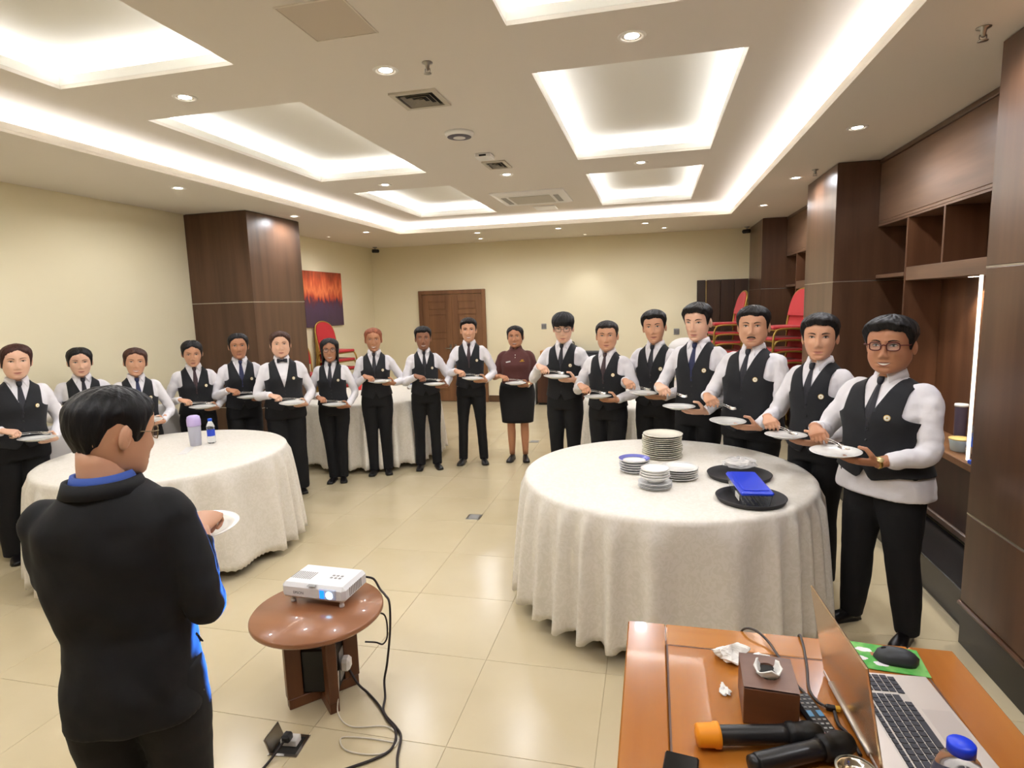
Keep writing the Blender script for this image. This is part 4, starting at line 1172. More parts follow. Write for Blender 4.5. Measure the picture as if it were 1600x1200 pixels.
# ------------------------------------------------------------------ cloth and skin
m_shirt = add_noise(mat('white_shirt', (232, 229, 232), .8, sheen=.1), (226, 223, 226), (1, 1, 1), 2, .3, .7, bump=.5, bscale=13)
m_vest = add_noise(mat('charcoal_vest', (30, 31, 35), .85, sheen=.04), (26, 27, 30), (1, 1, 1), 3, .3, .7, bump=.35, bscale=11, nscale=8)
m_trouser = add_noise(mat('black_trousers', (19, 19, 22), .85), (15, 15, 17), (1, 1, 1), 3, .3, .7, bump=.5, bscale=8, nscale=6)
m_tie = mat('black_tie', (34, 34, 42), .6)
m_tie_navy = mat('navy_tie', (36, 42, 78), .6)
m_tie_brown = mat('dark_brown_tie', (58, 40, 44), .6)
m_shoe = mat('black_leather', (24, 22, 23), .32)
m_polo = add_noise(mat('brown_polo', (88, 46, 42), .85, sheen=.1), (78, 40, 37), (1, 1, 1), 3, .3, .7, bump=.4, bscale=12)
m_suit = add_noise(mat('black_suit', (19, 19, 21), .8), (15, 15, 17), (1, 1, 1), 3, .3, .7, bump=.4, bscale=9, nscale=30)
m_blueshirt = mat('blue_shirt', (52, 82, 160), .7)
m_lip, m_eyew, m_iris, m_teeth = {}, mat('eye_white', (206, 192, 180), .4), mat('iris_dark', (32, 22, 18), .25), mat('teeth', (238, 232, 222), .35)
SK = {'light': ((226, 180, 152), (200, 132, 116)), 'mid': ((208, 157, 125), (182, 118, 100)), 'tan': ((186, 132, 99), (160, 102, 84)), 'dark': ((150, 102, 76), (122, 72, 62))}
def skin(k):
    m = mat('skin_' + k, SK[k][0], .48)
    b = m.node_tree.nodes['Principled BSDF']
    b.inputs['Subsurface Weight'].default_value = .12
    b.inputs['Subsurface Radius'].default_value = (.012, .005, .003)
    return m, mat('lips_' + k, SK[k][1], .42)
def hairmat(c):
    m = mat('hair_%d_%d_%d' % c, c, .5, spec=.3)
    if len(m.node_tree.nodes) < 4:
        add_noise(m, tuple(min(255, int(v * 1.25 + 3)) for v in c), (60, 60, 5), 3, .4, .75, bump=.5)
    return m
m_badge = mat('badge_white', (236, 232, 214), .35)
m_badge_gold = mat('badge_gold', (206, 170, 84), .35, .5)

m_cut = mat('polished_cutlery', (244, 242, 238), .24, 1.0)
def make_utensils():
    q = MB(); rings = []
    for k in range(9):
        u = k / 8; x = .105 + .066 * u; w = .0225 * (1 - (2 * u - .92) ** 2 * .85) ** .5 if 0 < u < 1 else .004
        rings.append([(x, w * c, -.009 * sin(pi * min(1, u + .03)) * (1 - c * c) + .002) for c in np.linspace(-1, 1, 9)])
    q.loft(rings, False, False, False)
    q.tube([(-.075, 0, 0), (-.04, 0, .001), (.06, 0, .006), (.09, 0, .004), (.108, 0, .001)], [.0065, .005, .0032, .003, .004], 8, flat=.45)
    s = q.mesh('serving_spoon', [m_cut])
    q = MB()
    q.tube([(-.075, 0, .012), (-.04, 0, .012), (.06, 0, .016), (.095, 0, .014), (.112, 0, .011)], [.0065, .005, .003, .003, .011], 8, flat=.3)
    for y in (-.0085, -.0028, .0028, .0085):
        q.tube([(.110, y, .0115), (.135, y, .0085), (.162, y, .0125)], [.0018, .0016, .001], 6)
    return s, q.mesh('serving_fork', [m_cut])
spoon_me, fork_me = make_utensils()
held_plate_me = plate_mb(.115, .018).mesh('plate', [m_china])

HAIRS = {   # |angle| from the face in degrees -> lowest hair height on the head
    'short': ([0, 30, 46, 58, 68, 76, 84, 92, 104, 116, 130, 150, 180], [.066, .065, .058, .038, .006, -.014, -.014, .020, .030, .000, -.045, -.062, -.066]),
    'fringe': ([0, 30, 48, 60, 70, 78, 86, 94, 104, 116, 130, 150, 180], [.030, .030, .027, .018, -.006, -.020, -.010, .018, .026, -.005, -.05, -.065, -.068]),
    'tied': ([0, 10, 30, 46, 58, 68, 78, 90, 104, 116, 130, 150, 180], [.076, .073, .062, .041, .016, -.008, -.026, -.033, -.038, -.045, -.055, -.066, -.07]),
    'bob': ([0, 10, 30, 44, 54, 64, 76, 100, 130, 180], [.074, .068, .054, .030, -.03, -.10, -.140, -.150, -.150, -.150]),
}
def hair_mesh(mb, H, mh, style, top=.020, side=.010, front=.016, part=False, seed=0, bun=0.0, quiff=0.0, nape=0.0):
    top, side, front = top * .8, side * .75, front * .85
    xs, ys = HAIRS[style]; ys = [v + nape if a > 110 else v for a, v in zip(xs, ys)]; rnd = random.Random(seed)
    n, m_ = 96, 22
    ph = [rnd.uniform(0, 6.28) for _ in range(4)]
    rings = []
    for j in range(m_ + 1):
        s = j / m_; row = []
        for i in range(n):
            t = -pi + 2 * pi * i / n; at = abs(math.degrees(t))
            zh = float(np.interp(at, xs, ys)) + .0025 * sin(9 * t + ph[0]) + (.002 * sin(5 * t + ph[3]) + .0012 * sin(31 * t) if at < 60 else 0)
            z = zh + (.1122 - zh) * (s ** .85)
            zc = max(z, -.02) if style == 'bob' else z
            w, f, b = float(H.W(zc)), float(cr(HZ, HF, zc)), float(cr(HZ, HB, zc))
            if style != 'bob' and z < -.02: b = max(b, .078)
            sn, cs = sin(t), cos(t); e = 2 / 2.25
            x = w * math.copysign(abs(sn) ** e, sn); y = (-f if cs > 0 else b) * abs(cs) ** e
            nn = Vector((x / .075 ** 2, y / .095 ** 2, max(z, 0) / .112 ** 2)).normalized()
            th = side + (top - side) * float(sst((z - .015) / .09))
            fr = max(0.0, cs) ** 1.5
            th += (front - th) * fr * (1 - float(sst((s - .35) / .5)))
            e0 = .8 if (style == 'tied' and 60 < at) else .15
            edge = e0 + (1 - e0) * float(sst(s / .26))
            if style == 'bob': edge = max(edge, .8)
            if style == 'fringe' and fr > .3: edge = max(edge, .85)
            th *= edge
            if quiff: th += quiff * fr * math.exp(-((s - .3) / .3) ** 2)
            if part: th *= 1 - .45 * math.exp(-(x / .006) ** 2) * (1 if cs > 0 or z > .08 else 0)
            th += .0016 * sin(34 * t + 6 * s + ph[1]) * (.3 + s) * (1 - s) * 2 + .0012 * sin(17 * t - 9 * s + ph[2])
            row.append(Vector((x, y, z)) + nn * th)
        rings.append(row)
    inner = [[p.lerp(Vector((0, .01, p.z)), .10) for p in rings[0]]]
    mb.loft(inner + rings, True, False, True, 0, True, mh)
    if bun: mb.ball((0, .098 + bun * .55, .015), (bun, bun * .8, bun), 18, 12, 0, mh)

def glasses(parent, H, mh, m, k, fin, round_=False, frame=.0016):
    q = MB()
    lens = MB()
    for sx in (-1, 1):
        pts = []
        for i in range(28):
            a = 2 * pi * i / 28; e = 1.0 if round_ else .6
            xx = sx * .0325 + .0225 * math.copysign(abs(cos(a)) ** e, cos(a)); zz = .004 + (.020 if round_ else .0165) * math.copysign(abs(sin(a)) ** e, sin(a))
            pts.append(Vector((xx, -.0955 + .22 * xx * xx / .05, zz)))
        q.tube(pts + pts[:2], frame, 6, 0, mh)
        lens.add(pts, [tuple(range(28))], 0, False, mh)
        we = float(H.W(.0)) + .002
        q.tube([(sx * .055, -.084, .010), (sx * we, -.06, .010), (sx * we, .005, .010), (sx * we, .025, -.006)], frame * .9, 6, 0, mh)
    q.tube([(-.0105, -.0965, .008), (0, -.0985, .011), (.0105, -.0965, .008)], frame, 6, 0, mh)
    fin(q); fin(lens)
    o = q.build('eyeglasses', m, parent)
    lens.build('lens', mat('spectacle_lens', (235, 238, 240), .05, alpha=.10), o)

def collar(mb, tor, m_top=1.462, spread=1.0, gap=15, mi=0, drop=1.0, rad=1.0):
    """stand and folded leaf of a collar, its points spread at the throat"""
    rings = [[], [], [], []]
    for i in range(57):
        az = radians(gap + (360 - 2 * gap) * i / 56); sg = 1 if az < pi else -1; a = min(az, 2 * pi - az)
        fz = exp(-(a / .60) ** 2)
        rx, ry = .0625 * rad, .0610 * rad
        tz = m_top - .026 * exp(-(a / .9) ** 2)
        c, s_ = cos(az), sin(az)
        o = .016 + .022 * fz * spread
        az2 = az + sg * .34 * fz * spread; c2, s2 = cos(az2), sin(az2)
        rings[0].append((rx * s_, -ry * c + .004, tz - .03))
        rings[1].append((rx * .985 * s_, -ry * .985 * c + .004, tz))
        rings[2].append(((rx + .005) * s_, -(ry + .005) * c + .004, tz + .001))
        rings[3].append(((rx + o) * s2, -(ry + o) * c2 + .004, tz - (.034 + .032 * fz) * drop))
    mb.loft(rings, False, False, False, mi)

def limb_tube(mb, pts, rad, n=8, rn=16, mi=0, wr=0.0, seed=0):
    P = spline(pts, n); R = cr(np.linspace(0, 1, len(rad)), rad, np.linspace(0, 1, len(P)))
    if wr:
        rnd = random.Random(seed); a, b = rnd.uniform(0, 6), rnd.uniform(0, 6)
        R = [r * (1 + wr * sin(i * 1.9 + a) * (.5 + .5 * sin(i * .7 + b))) for i, r in enumerate(R)]
    mb.tube(P, list(R), rn, mi)

CREASE = {}
for nm, sc_ in (('vest', .075), ('polo', .10), ('suit', .12)):
    tx_ = bpy.data.textures.new('crease_' + nm, 'CLOUDS'); tx_.noise_scale = sc_; tx_.noise_depth = 1; CREASE[nm] = tx_
def person(P):
    h = P['h']; k = h / (1.448 + .2225 * P.get('hs', 1.08) * 1.075 + .9 * P.get('hopt', {}).get('top', .02))
    g, sh = P.get('g', 1.0), P.get('sh', 1.0)
    fem = P.get('fem', False)
    wear = P.get('wear', 'vest')
    tor = Torso(g, P.get('belly', .02 if g > 1.1 else .004), sh, .018 if fem else 0.0, P.get('hip', 1.04 if fem else 1.0))
    root = thing('person', P['label'], 'person', (P['x'], P['y'], 0), radians(P['yaw']), P.get('group', 'waiters standing in a semicircle'))
    lx, ly = P.get('lean', (0, 0))
    def fp(p):
        p = Vector(p); q = max(0.0, p.z - .45)
        return Vector((p.x + lx * q, p.y + ly * q, p.z)) * k
    def fin(mb): mb.v = [tuple(fp(p)) for p in mb.v]
    sk, lip_m = skin(P.get('skin', 'mid'))
    hc = hairmat(P.get('hair', (26, 22, 21)))
    # ---- head
    hs = P.get('hs', 1.08) * 1.075
    Hd = Head(P.get('hw', 1.0), P.get('jaw', .95 if fem else 1.0), P.get('nose', .9 if fem else 1.0), P.get('smile', .5), P.get('teeth', False), fem)
    mh = Matrix.Translation((0, -.006, 1.448)) @ Matrix.Rotation(radians(P.get('hy', 0)), 4, 'Z') @ Matrix.Rotation(radians(P.get('hp', 0)), 4, 'X') @ Matrix.Rotation(radians(P.get('hr', 0)), 4, 'Y') \
        @ Matrix.Scale(hs, 4) @ Matrix.Translation((0, -.016, .110))
    bd = MB()
    Hd.build(bd, mh, P.get('brow', .8 if fem else 1.1))
    nr = (.047 if fem else .055) * (1 + .5 * (g - 1))
    bd.loft([[(r * cos(a) * 1.02, yy + r * sin(a), z) for a in [2 * pi * i / 24 for i in range(24)]] for r, yy, z in
             ((nr * 1.25, .004, 1.385), (nr * 1.06, .004, 1.42), (nr, .002, 1.45), (nr * .98, .0, 1.49), (nr * .9, -.002, 1.53))])
    # ---- trunk core inside the clothes
    bd.loft([tor.ring(z, -.022, 24) for z in (.82, .95, 1.05, 1.2, 1.3, 1.36, 1.40)])
    # ---- plate and arms
    L1, L2 = .285 * P.get('arm', 1.0), .245 * P.get('arm', 1.0)
    sx0 = .152 * sh * (1 + .40 * (g - 1))
    Pc = Vector(P.get('plate', (.03, -.31, 1.02))) + Vector((0, -.16 * (g - 1) - P.get('belly', 0) * .5, 0))
    if 'arms' in P:
        fL, dL, WL, fR, dR, WR = [Vector(v) for v in P['arms']]
    else:
        fL = Vector(P.get('fL', (-.62, -.70, .06))).normalized(); dL = Vector((.42, -.30, -.85))
        fh = Vector((fL.x, fL.y, 0)).normalized()
        dLn = (dL - fL * dL.dot(fL)).normalized()
        WL = Pc - fh * .075 - fL * .105 + dLn * .030
        fR = Vector(P.get('fR', (.62, -.58, -.16))).normalized(); dR = Vector((-.05, -.35, .93))
        WR = Pc + Vector(P.get('wr', (-.185, .075, .095)))
    hintL, hintR = P.get('hints', ((.55, .35, -.75), (-.55, .35, -.75)))
    sleeves = []
    for sd, S, W, f, d, hk, hint in ((1, Vector((sx0, .006, 1.335)), WL, fL, dL, 'under', hintL), (-1, Vector((-sx0, .006, 1.335)), WR, fR, dR, 'grip', hintR)):
        if P.get('swap'): hk = 'under' if hk == 'grip' else 'grip'
        E_ = elbow_ik(S, W, L1, L2, hint)
        Wd = (W - E_).normalized()
        ar = .9 if fem else 1.0
        limb_tube(bd, [Vector((sd * .09, .0, 1.34)), S, S.lerp(E_, .5), E_, E_.lerp(W, .5), W + f * .005], [.038 * ar, .041 * ar, .040 * ar, .036 * ar, .034 * ar, .0255 * ar], 5, 14)
        hv, hf = HANDS[hk]
        M = hand_matrix(W, f, d) @ Matrix.Scale(P.get('hand', .95 if fem else 1.02), 4)
        if (sd > 0) != bool(P.get('mirror')):
            hv = [(a, -b, c) for a, b, c in hv]; hf = [tuple(reversed(q)) for q in hf]
        bd.add(hv, hf, 0, True, M)
        sleeves.append((sd, S, E_, W, Wd))
    # ---- legs inside the trousers
    st = P.get('stance', .085)
    legs = []
    for sd in (-1, 1):
        A = [Vector((sd * .085 * P.get('hipx', 1), 0, .86)), Vector((sd * (.085 + st) / 2, -.012, .47)), Vector((sd * st, .015, .07))]
        if 'step' in P: A[2].y += sd * P['step']; A[1].y += sd * P['step'] * .5
        legs.append((sd, A))
        limb_tube(bd, [A[0], A[0].lerp(A[1], .5), A[1], A[1].lerp(A[2], .35) + Vector((0, .012, 0)), A[2]], [.078, .068, .052, .052, .034], 4, 14)
    fin(bd)
    bd.build('body', [sk, lip_m, m_eyew, m_iris, hc, m_teeth], root)
    # ---- hair
    hm = MB(); hair_mesh(hm, Hd, mh, P.get('hstyle', 'short'), **P.get('hopt', {})); fin(hm); hm.build('hair', hc, root)
    if P.get('mustache'):
        q = MB(); us = np.linspace(-1, 1, 15); v = []
        for t in (0, .5, 1):
            for u in us:
                zz = -.0590 + .0075 * t - .006 * u * u * (1 - .4 * t); xx = .025 * u * (1 - .15 * t); v.append((xx, float(Hd.yf(xx, zz)) - .0022 * (1 if t == .5 else .5), zz))
        q.add(v, [(r * 15 + i, r * 15 + i + 1, r * 15 + i + 16, r * 15 + i + 15) for r in (0, 1) for i in range(14)], 0, True, mh); fin(q); q.build('mustache', hc, root)
    if P.get('glasses'):
        gc, rd = P['glasses']
        glasses(root, Hd, mh, mat('spectacle_%d' % gc[0], gc, .3, .2), k, fin, rd, P.get('gfr', .0016))
    # ---- upper garment
    up = MB()
    zlow = {'vest': P.get('shirt_low', .90), 'polo': .93, 'suit': .785}[wear]
    off = {'vest': .006, 'polo': .012, 'suit': .020}[wear]
    zr = np.concatenate([np.linspace(zlow, 1.34, 12), [1.372, 1.395, 1.412, 1.428]])
    flare = P.get('flare', 0.0)
    def flr(z): return off + flare * max(0.0, (1.0 - z) / .2) ** 1.3
    up.loft([tor.ring(max(z, .80), flr(z), 56) if z >= .80 else [(x * 1.0, y, z) for x, y, _ in tor.ring(.80, flr(z), 56)] for z in zr])
    sl = {'vest': 1.0, 'polo': 1.06, 'suit': 1.06}[wear] * (.92 if fem else 1.0) * (1 + .35 * (g - 1)) * P.get('sleeve', 1.0)
    for sd, S, E_, W, Wd in sleeves:
        inn = Vector((sd * .10 * sh, .0, 1.340))
        if wear == 'polo':
            end = S.lerp(E_, .86)
            limb_tube(up, [inn, S, S.lerp(E_, .45), end], [.050 * sl, .057 * sl, .058 * sl, .060 * sl], 5, 18, 0, .02, int(h * 999))
        else:
            ce_ = W - Wd * P.get('cuff', .012)
            mid = S.lerp(E_, .5) + Vector((sd * .006, .004, 0))
            limb_tube(up, [inn, S, mid, E_, E_.lerp(W, .5) + Vector((0, 0, -.004)), ce_], [.048 * sl, .055 * sl, .053 * sl, .047 * sl, .043 * sl, .037 * sl], 7, 18, 0, .055, int(h * 999) + sd)
    v, f = remesh(up, .0085, 3)
    gm = MB(); gm.add(v, f)
    cl = MB(); collar(cl, tor, m_top=1.462 if wear == 'suit' else 1.462, drop=P.get('cdrop', 1.0))
    fin(gm); fin(cl)
    um = {'vest': m_shirt, 'polo': m_polo, 'suit': m_suit}[wear]
    uo = gm.build({'vest': 'shirt', 'polo': 'polo_shirt', 'suit': 'jacket'}[wear], um, root)
    dm = uo.modifiers.new('creases', 'DISPLACE'); dm.texture = CREASE[wear]; dm.strength = {'vest': .014, 'polo': .010, 'suit': .026}[wear]; dm.mid_level = .5
    co = cl.build('shirt_collar' if wear != 'polo' else 'polo_collar', {'vest': m_shirt, 'polo': m_polo, 'suit': m_blueshirt}[wear], uo)
    md = co.modifiers.new('thick', 'SOLIDIFY'); md.thickness = .0025
    if wear == 'suit':
        q = MB(); collar(q, tor, 1.446, spread=.2, gap=26, drop=.95, rad=1.30); fin(q)
        o = q.build('jacket_collar', m_suit, uo); md = o.modifiers.new('thick', 'SOLIDIFY'); md.thickness = .004
        q = MB()
        for sx in (-1, 1):                                       # pocket flaps
            q.add([(sx * .08, tor.yf(.08, .96, .024), .965), (sx * .165, tor.yf(.165, .96, .026), .975), (sx * .165, tor.yf(.165, .92, .028), .925), (sx * .08, tor.yf(.08, .92, .028), .915)], [(0, 1, 2, 3)], 0, False)
        fin(q); o = q.build('pocket_flap', m_suit, uo); md = o.modifiers.new('thick', 'SOLIDIFY'); md.thickness = .003
    # ---- vest
    if wear == 'vest':
        zs = np.linspace(.86, 1.437, 60); n = 112
        V = []; F = []
        for z in zs:
            t = 1 - float(sst((z - 1.0) / .1))
            V += tor.ring(z, .0145 + .006 * t + flare * .8 * max(0.0, (1.0 - z) / .2), n)
        for j in range(len(zs) - 1):
            for i in range(n):
                F.append((j * n + i, j * n + (i + 1) % n, (j + 1) * n + (i + 1) % n, (j + 1) * n + i))
        zv = P.get('vee', 1.21)
        wid = P.get('vw', .072)
        def neck(p):
            x, y, z = abs(p[0]), p[1], p[2]
            if y < .012: return x - wid * max(0, (z - zv)) / (1.41 - zv) if z > zv else min(.01, .002 + (zv - z))
            return max(x - wid, 1.408 - z)
        ax_ = .124 * sh * (1 + .45 * (g - 1)); az_ = P.get('armz', 1.215)
        def armh(p):
            x, z = abs(p[0]), p[2]
            lim = ax_ + .010 * float(sst((1.34 - z) / .12)) * 0 + .16 * max(0, (az_ + .035 - z) / .06) ** 2
            return lim - x
        he = P.get('hem', .905)
        def hemf(p):
            x = abs(p[0])
            if p[1] < 0:
                hz = he + .055 * max(0, 1 - x / .032) + .30 * max(0, x - .05)
                hz = min(hz, he + .035)
                if x < .032: hz = he + .055 * (1 - x / .032)
            else: hz = he + .035
            return p[2] - hz
        for fn in (neck, armh, hemf):
            V, F = clip(V, F, [fn(p) for p in V])
        vm = MB(); vm.add(V, F); 
        for zb in np.linspace(zv - .035, he + .085, 4):
            yb = tor.yf(0.004, zb, .0155 + .006 * (1 - float(sst((zb - 1.0) / .1)))) - .001
            vm.lathe([(.006, 0), (.006, .003), (.001, .0035)], 10, mi=1, M=Matrix.Translation((.004, yb, zb)) @ Matrix.Rotation(pi / 2, 4, 'X'))
        fin(vm)
        vo = vm.build('vest', [m_vest, m_black], root)
        md = vo.modifiers.new('thick', 'SOLIDIFY'); md.thickness = .006; md.offset = -1
        xb, zb = P.get('badge', (.092, 1.232)); xb *= sh
        yb = tor.yf(xb, zb, .0165)
        nrm = Vector((.55 * xb / .1, -1, .1)).normalized().to_track_quat('Z', 'Y').to_matrix().to_4x4()
        q = MB(); q.lathe([(.0155, 0), (.0165, .002), (.014, .0042)], 20, M=Matrix.Translation((xb, yb, zb)) @ nrm); bmi = len(q.f)
        q.lathe([(.0135, .0046), (.001, .0048)], 20, mi=1, M=Matrix.Translation((xb, yb, zb)) @ nrm, cap0=False)
        q.lathe([(.0045, .0050), (.001, .0056)], 12, mi=0, M=Matrix.Translation((xb, yb, zb)) @ nrm, cap0=False)
        fin(q); q.build('badge', [m_badge_gold, m_badge], vo)
    # ---- tie
    tie = P.get('tie', 'tie')
    if wear == 'vest' and tie:
        q = MB(); mt = {'tie': m_tie, 'navy': m_tie_navy, 'brown': m_tie_brown, 'bow': m_tie}[tie]
        y0 = -.072
        if tie == 'bow':
            for sx in (-1, 1):
                q.loft([[(sx * x, y0 - .010 + yy * dpt, 1.412 + zz * hh) for yy, zz in ((-1, -1), (-1, 1), (1, 1), (1, -1))] for x, hh, dpt in ((.004, .008, .006), (.020, .016, .010), (.042, .021, .008), (.050, .019, .004))], smooth=False)
            q.box(-.009, .009, y0 - .022, y0 + .002, 1.400, 1.424, .004)
        else:
            q.loft([[(x * w, y, z) for x, y in ((-1, ya), (-.6, ya - .010), (.6, ya - .010), (1, ya), (0, ya + .006))] for w, z, ya in ((.015, 1.428, y0 + .004), (.020, 1.418, y0 - .004), (.0175, 1.400, y0 - .010), (.011, 1.388, y0 - .010))])
            rings = []
            for z in np.linspace(1.392, 1.15, 12):
                w = .011 + .024 * min(1, (1.392 - z) / .2); y = min(tor.yf(0, z, .012), y0 - .004 if z > 1.36 else 9)
                rings.append([(-w, y + .004, z), (0, y - .004, z), (w, y + .004, z), (0, y + .005, z)])
            q.loft(rings, smooth=False)
        fin(q); q.build('bow_tie' if tie == 'bow' else 'necktie', mt, root)
    if wear == 'polo':
        q = MB()
        for z in (1.355, 1.325):
            q = MB(); q.lathe([(.006, 0), (.006, .003), (.001, .004)], 10, M=Matrix.Translation((.0, tor.yf(0, z, .0145), z)) @ Matrix.Rotation(pi / 2, 4, 'X'))
            fin(q); q.build('button', m_badge, uo)
        xb, zb = -.085, 1.275; yb = tor.yf(xb, zb, .016)
        q = MB(); q.box(-.032, .032, -.004, 0, -.008, .008, .002, M=Matrix.Translation((xb, yb, zb)) @ Matrix.Rotation(-.35, 4, 'Z') @ Matrix.Rotation(-.2, 4, 'Y')); fin(q); q.build('name_tag', m_white_plastic, uo, label='white name tag')
        xb = .085; zb = 1.285; yb = tor.yf(xb, zb, .0145)
        q = MB(); Mx = Matrix.Translation((xb, yb, zb)) @ Matrix.Rotation(.35, 4, 'Z')
        q.box(-.030, .030, -.003, 0, -.012, -.003, .001, M=Mx); q.ball((0, -.001, .006), (.016, .002, .010), 12, 8, M=Mx); q.ball((.013, -.001, .010), (.008, .002, .006), 10, 6, M=Mx)
        fin(q); q.build('emblem', mat('gold_thread', (190, 142, 50), .5), uo, label='small gold embroidered emblem')
    # ---- lower garment
    if wear == 'polo':
        q = MB(); zr = np.linspace(1.0, .50, 12)
        q.loft([[(x * (1 + .05 * (1 - t)) * (1.0 if z > .8 else 1 - .10 * (.8 - z) / .3), y * (1.0 if z > .8 else 1 + .05 * (.8 - z) / .3), z) for x, y, _ in tor.ring(max(z, .80), .008, 48)] for t, z in [(i / 11, z) for i, z in enumerate(zr)]], True, True, False)
        fin(q); o = q.build('skirt', m_trouser, root); md = o.modifiers.new('thick', 'SOLIDIFY'); md.thickness = .004
    else:
        q = MB(); lw = P.get('leg', 1.0); wide = P.get('wide', 0.0); th = (1 + .75 * (g - 1)) * lw
        q.loft([tor.ring(z, .010 if z < .98 else .008, 48) for z in (.81, .86, .92, .98, 1.015)])
        for sd, A in legs:
            K = A[1]; An = Vector((A[2].x, A[2].y, P.get('cuffz', .035)))
            hx = A[0] + Vector((sd * .004 * (g > 1.1), 0, .0))
            limb_tube(q, [hx + Vector((0, 0, .05)), hx + Vector((0, 0, -.10)), hx.lerp(K, .55), K, K.lerp(An, .45) + Vector((0, .008, 0)), An],
                      [.090 * th, .094 * th, .082 * th + wide * .01, .066 * th + wide * .02, .062 * th + wide * .028, .058 * lw + wide * .034], 6, 22, 0, .018, int(h * 777) + sd)
        v, f = remesh(q, .010, 4)
        q = MB(); q.add(v, f); fin(q); q.build('trousers', m_suit if wear == 'suit' else m_trouser, root)
    # ---- shoes
    for sd, A in legs:
        q = MB(); rings = []
        for yy, w, hh, z0 in ((.062, .012, .03, .012), (.055, .028, .062, .004), (.03, .034, .078, 0), (-.01, .035, .072, 0), (-.05, .038, .056, .001), (-.09, .044, .046, .002), (-.13, .044, .036, .003), (-.165, .034, .027, .005), (-.185, .014, .016, .010)):
            rings.append([(w * math.copysign(abs(cos(a)) ** .7, cos(a)), yy, z0 + (hh * max(0, sin(a)) ** .8 if sin(a) > 0 else 0)) for a in [2 * pi * i / 18 for i in range(18)]])
        q.loft(rings)
        q.box(-.030, .030, .0, .060, 0, .012, .004); q.box(-.038, .038, -.16, -.06, 0, .008, .003)
        Mx = Matrix.Translation((A[2].x, A[2].y - .015, 0)) @ Matrix.Rotation(sd * radians(P.get('toe', 10)), 4, 'Z')
        q.v = [tuple(Mx @ Vector(p)) for p in q.v]; fin(q)
        q.build('shoe', m_shoe, root)
    if P.get('watch'):
        sd, S, E_, W, Wd = sleeves[0 if P['watch'] > 0 else 1]
        q = MB(); c = W - Wd * .012
        a = Wd.orthogonal().normalized(); b = Wd.cross(a)
        q.loft([[c + Wd * o_ + (a * cos(t) + b * sin(t)) * r for t in [2 * pi * i / 20 for i in range(20)]] for o_, r in ((-.008, .0285), (-.007, .031), (.007, .031), (.008, .0285))])
        fin(q); o = q.build('wristwatch', mat('watch_gold', (206, 172, 96), .25, .8) if wear == 'vest' else mat('watch_silver', (220, 220, 226), .25, .8), root)
        q = MB(); dn = Vector((.2, -.8, .45)); dn = (dn - Wd * dn.dot(Wd)).normalized()
        q.lathe([(.016, 0), (.017, .004), (.014, .007), (.001, .0075)], 18, M=Matrix.Translation(c + dn * .028) @ dn.to_track_quat('Z', 'Y').to_matrix().to_4x4()); fin(q)
        q.build('watch_face', mat('watch_face', (226, 206, 150), .25, .5), o)
    # ---- things held
    bpy.context.view_layer.update()
    RM = Matrix.Translation((P['x'], P['y'], 0)) @ Matrix.Rotation(radians(P['yaw']), 4, 'Z')
    rn = random.Random(int(h * 1e4))
    who = P['who']
    o = link('plate', held_plate_me, None, label='white dinner plate held by ' + who, cat='plate', group='plates held by the people')
    tilt = P.get('tilt', (rn.uniform(-.05, .05), rn.uniform(-.05, .05)))
    o.matrix_world = RM @ Matrix.Translation(fp(Pc)) @ Matrix.Rotation(tilt[0], 4, 'X') @ Matrix.Rotation(tilt[1], 4, 'Y')
    s = P.get('pr', 1.0) ; o.scale = (s, s, s)
    Mg = hand_matrix(WR, fR, dR)
    gp = Mg @ Vector(P.get('grip', (.086, .014, -.040)))
    ud = Vector(P.get('ud', (.93, -.30, -.05))).normalized(); uz = Vector((0, 0, 1)); uz = (uz - ud * uz.dot(ud)).normalized(); uy = uz.cross(ud)
    for me, nm, sh_ in ((spoon_me, 'serving_spoon', .0), (fork_me, 'serving_fork', .0)):
        gpp = fp(gp + ud * .03 + Vector((0, 0, .008)))
        o = link(nm, me, None, label='silver %s held by %s' % (nm.replace('_', ' '), who), cat=nm.split('_')[1], group=nm.replace('_', ' ') + 's held by the people')
        o.matrix_world = RM @ Matrix(((ud.x, uy.x, uz.x, gpp.x), (ud.y, uy.y, uz.y, gpp.y), (ud.z, uy.z, uz.z, gpp.z), (0, 0, 0, 1)))
    return root

def face_to(x, y, tx, ty):
    """yaw that turns the figure's front (-Y) towards a point"""
    return math.degrees(math.atan2(tx - x, -(ty - y)))

# ------------------------------------------------------------------ who stands where
LT, CT, RT = (-.2, .7), (-.7, .4), (-1.7, 1.3)
def attendant(n, x, y, h, T, label, who, turn=.75, **k):
    yaw = face_to(x, y, *T) + k.pop('dyaw', 0)
    hy = turn * (face_to(x, y, 0, 0) - yaw) + k.pop('dhy', 0)
    person(dict(x=x, y=y, h=h, yaw=yaw, hy=hy, label=label, who=who, **k))
BLK, BRN = (24, 21, 20), (64, 40, 30)
attendant(1, -4.58, 3.275, 1.60, LT, 'person in white shirt and black vest at the far left, hands at waist', 'the leftmost waitress', dyaw=4, fem=True, skin='light', hair=(58, 32, 26), hstyle='tied', hopt=dict(top=.012, side=.008, front=.008, bun=.03, seed=1), g=1.12, smile=.3, vee=1.22, plate=(.05, -.30, .985), wide=.6, jaw=1.05, hs=1.10, lean=(.075, 0))
attendant(2, -4.70, 3.97, 1.532, LT, 'person in black vest partly hidden behind the presenter head, second from left', 'the second waitress from the left', fem=True, skin='light', hair=BLK, hstyle='tied', hopt=dict(top=.014, side=.010, front=.010, part=True, bun=.03, seed=2), g=1.05, smile=.4, wide=.6, hp=4, jaw=1.0, hs=1.08)
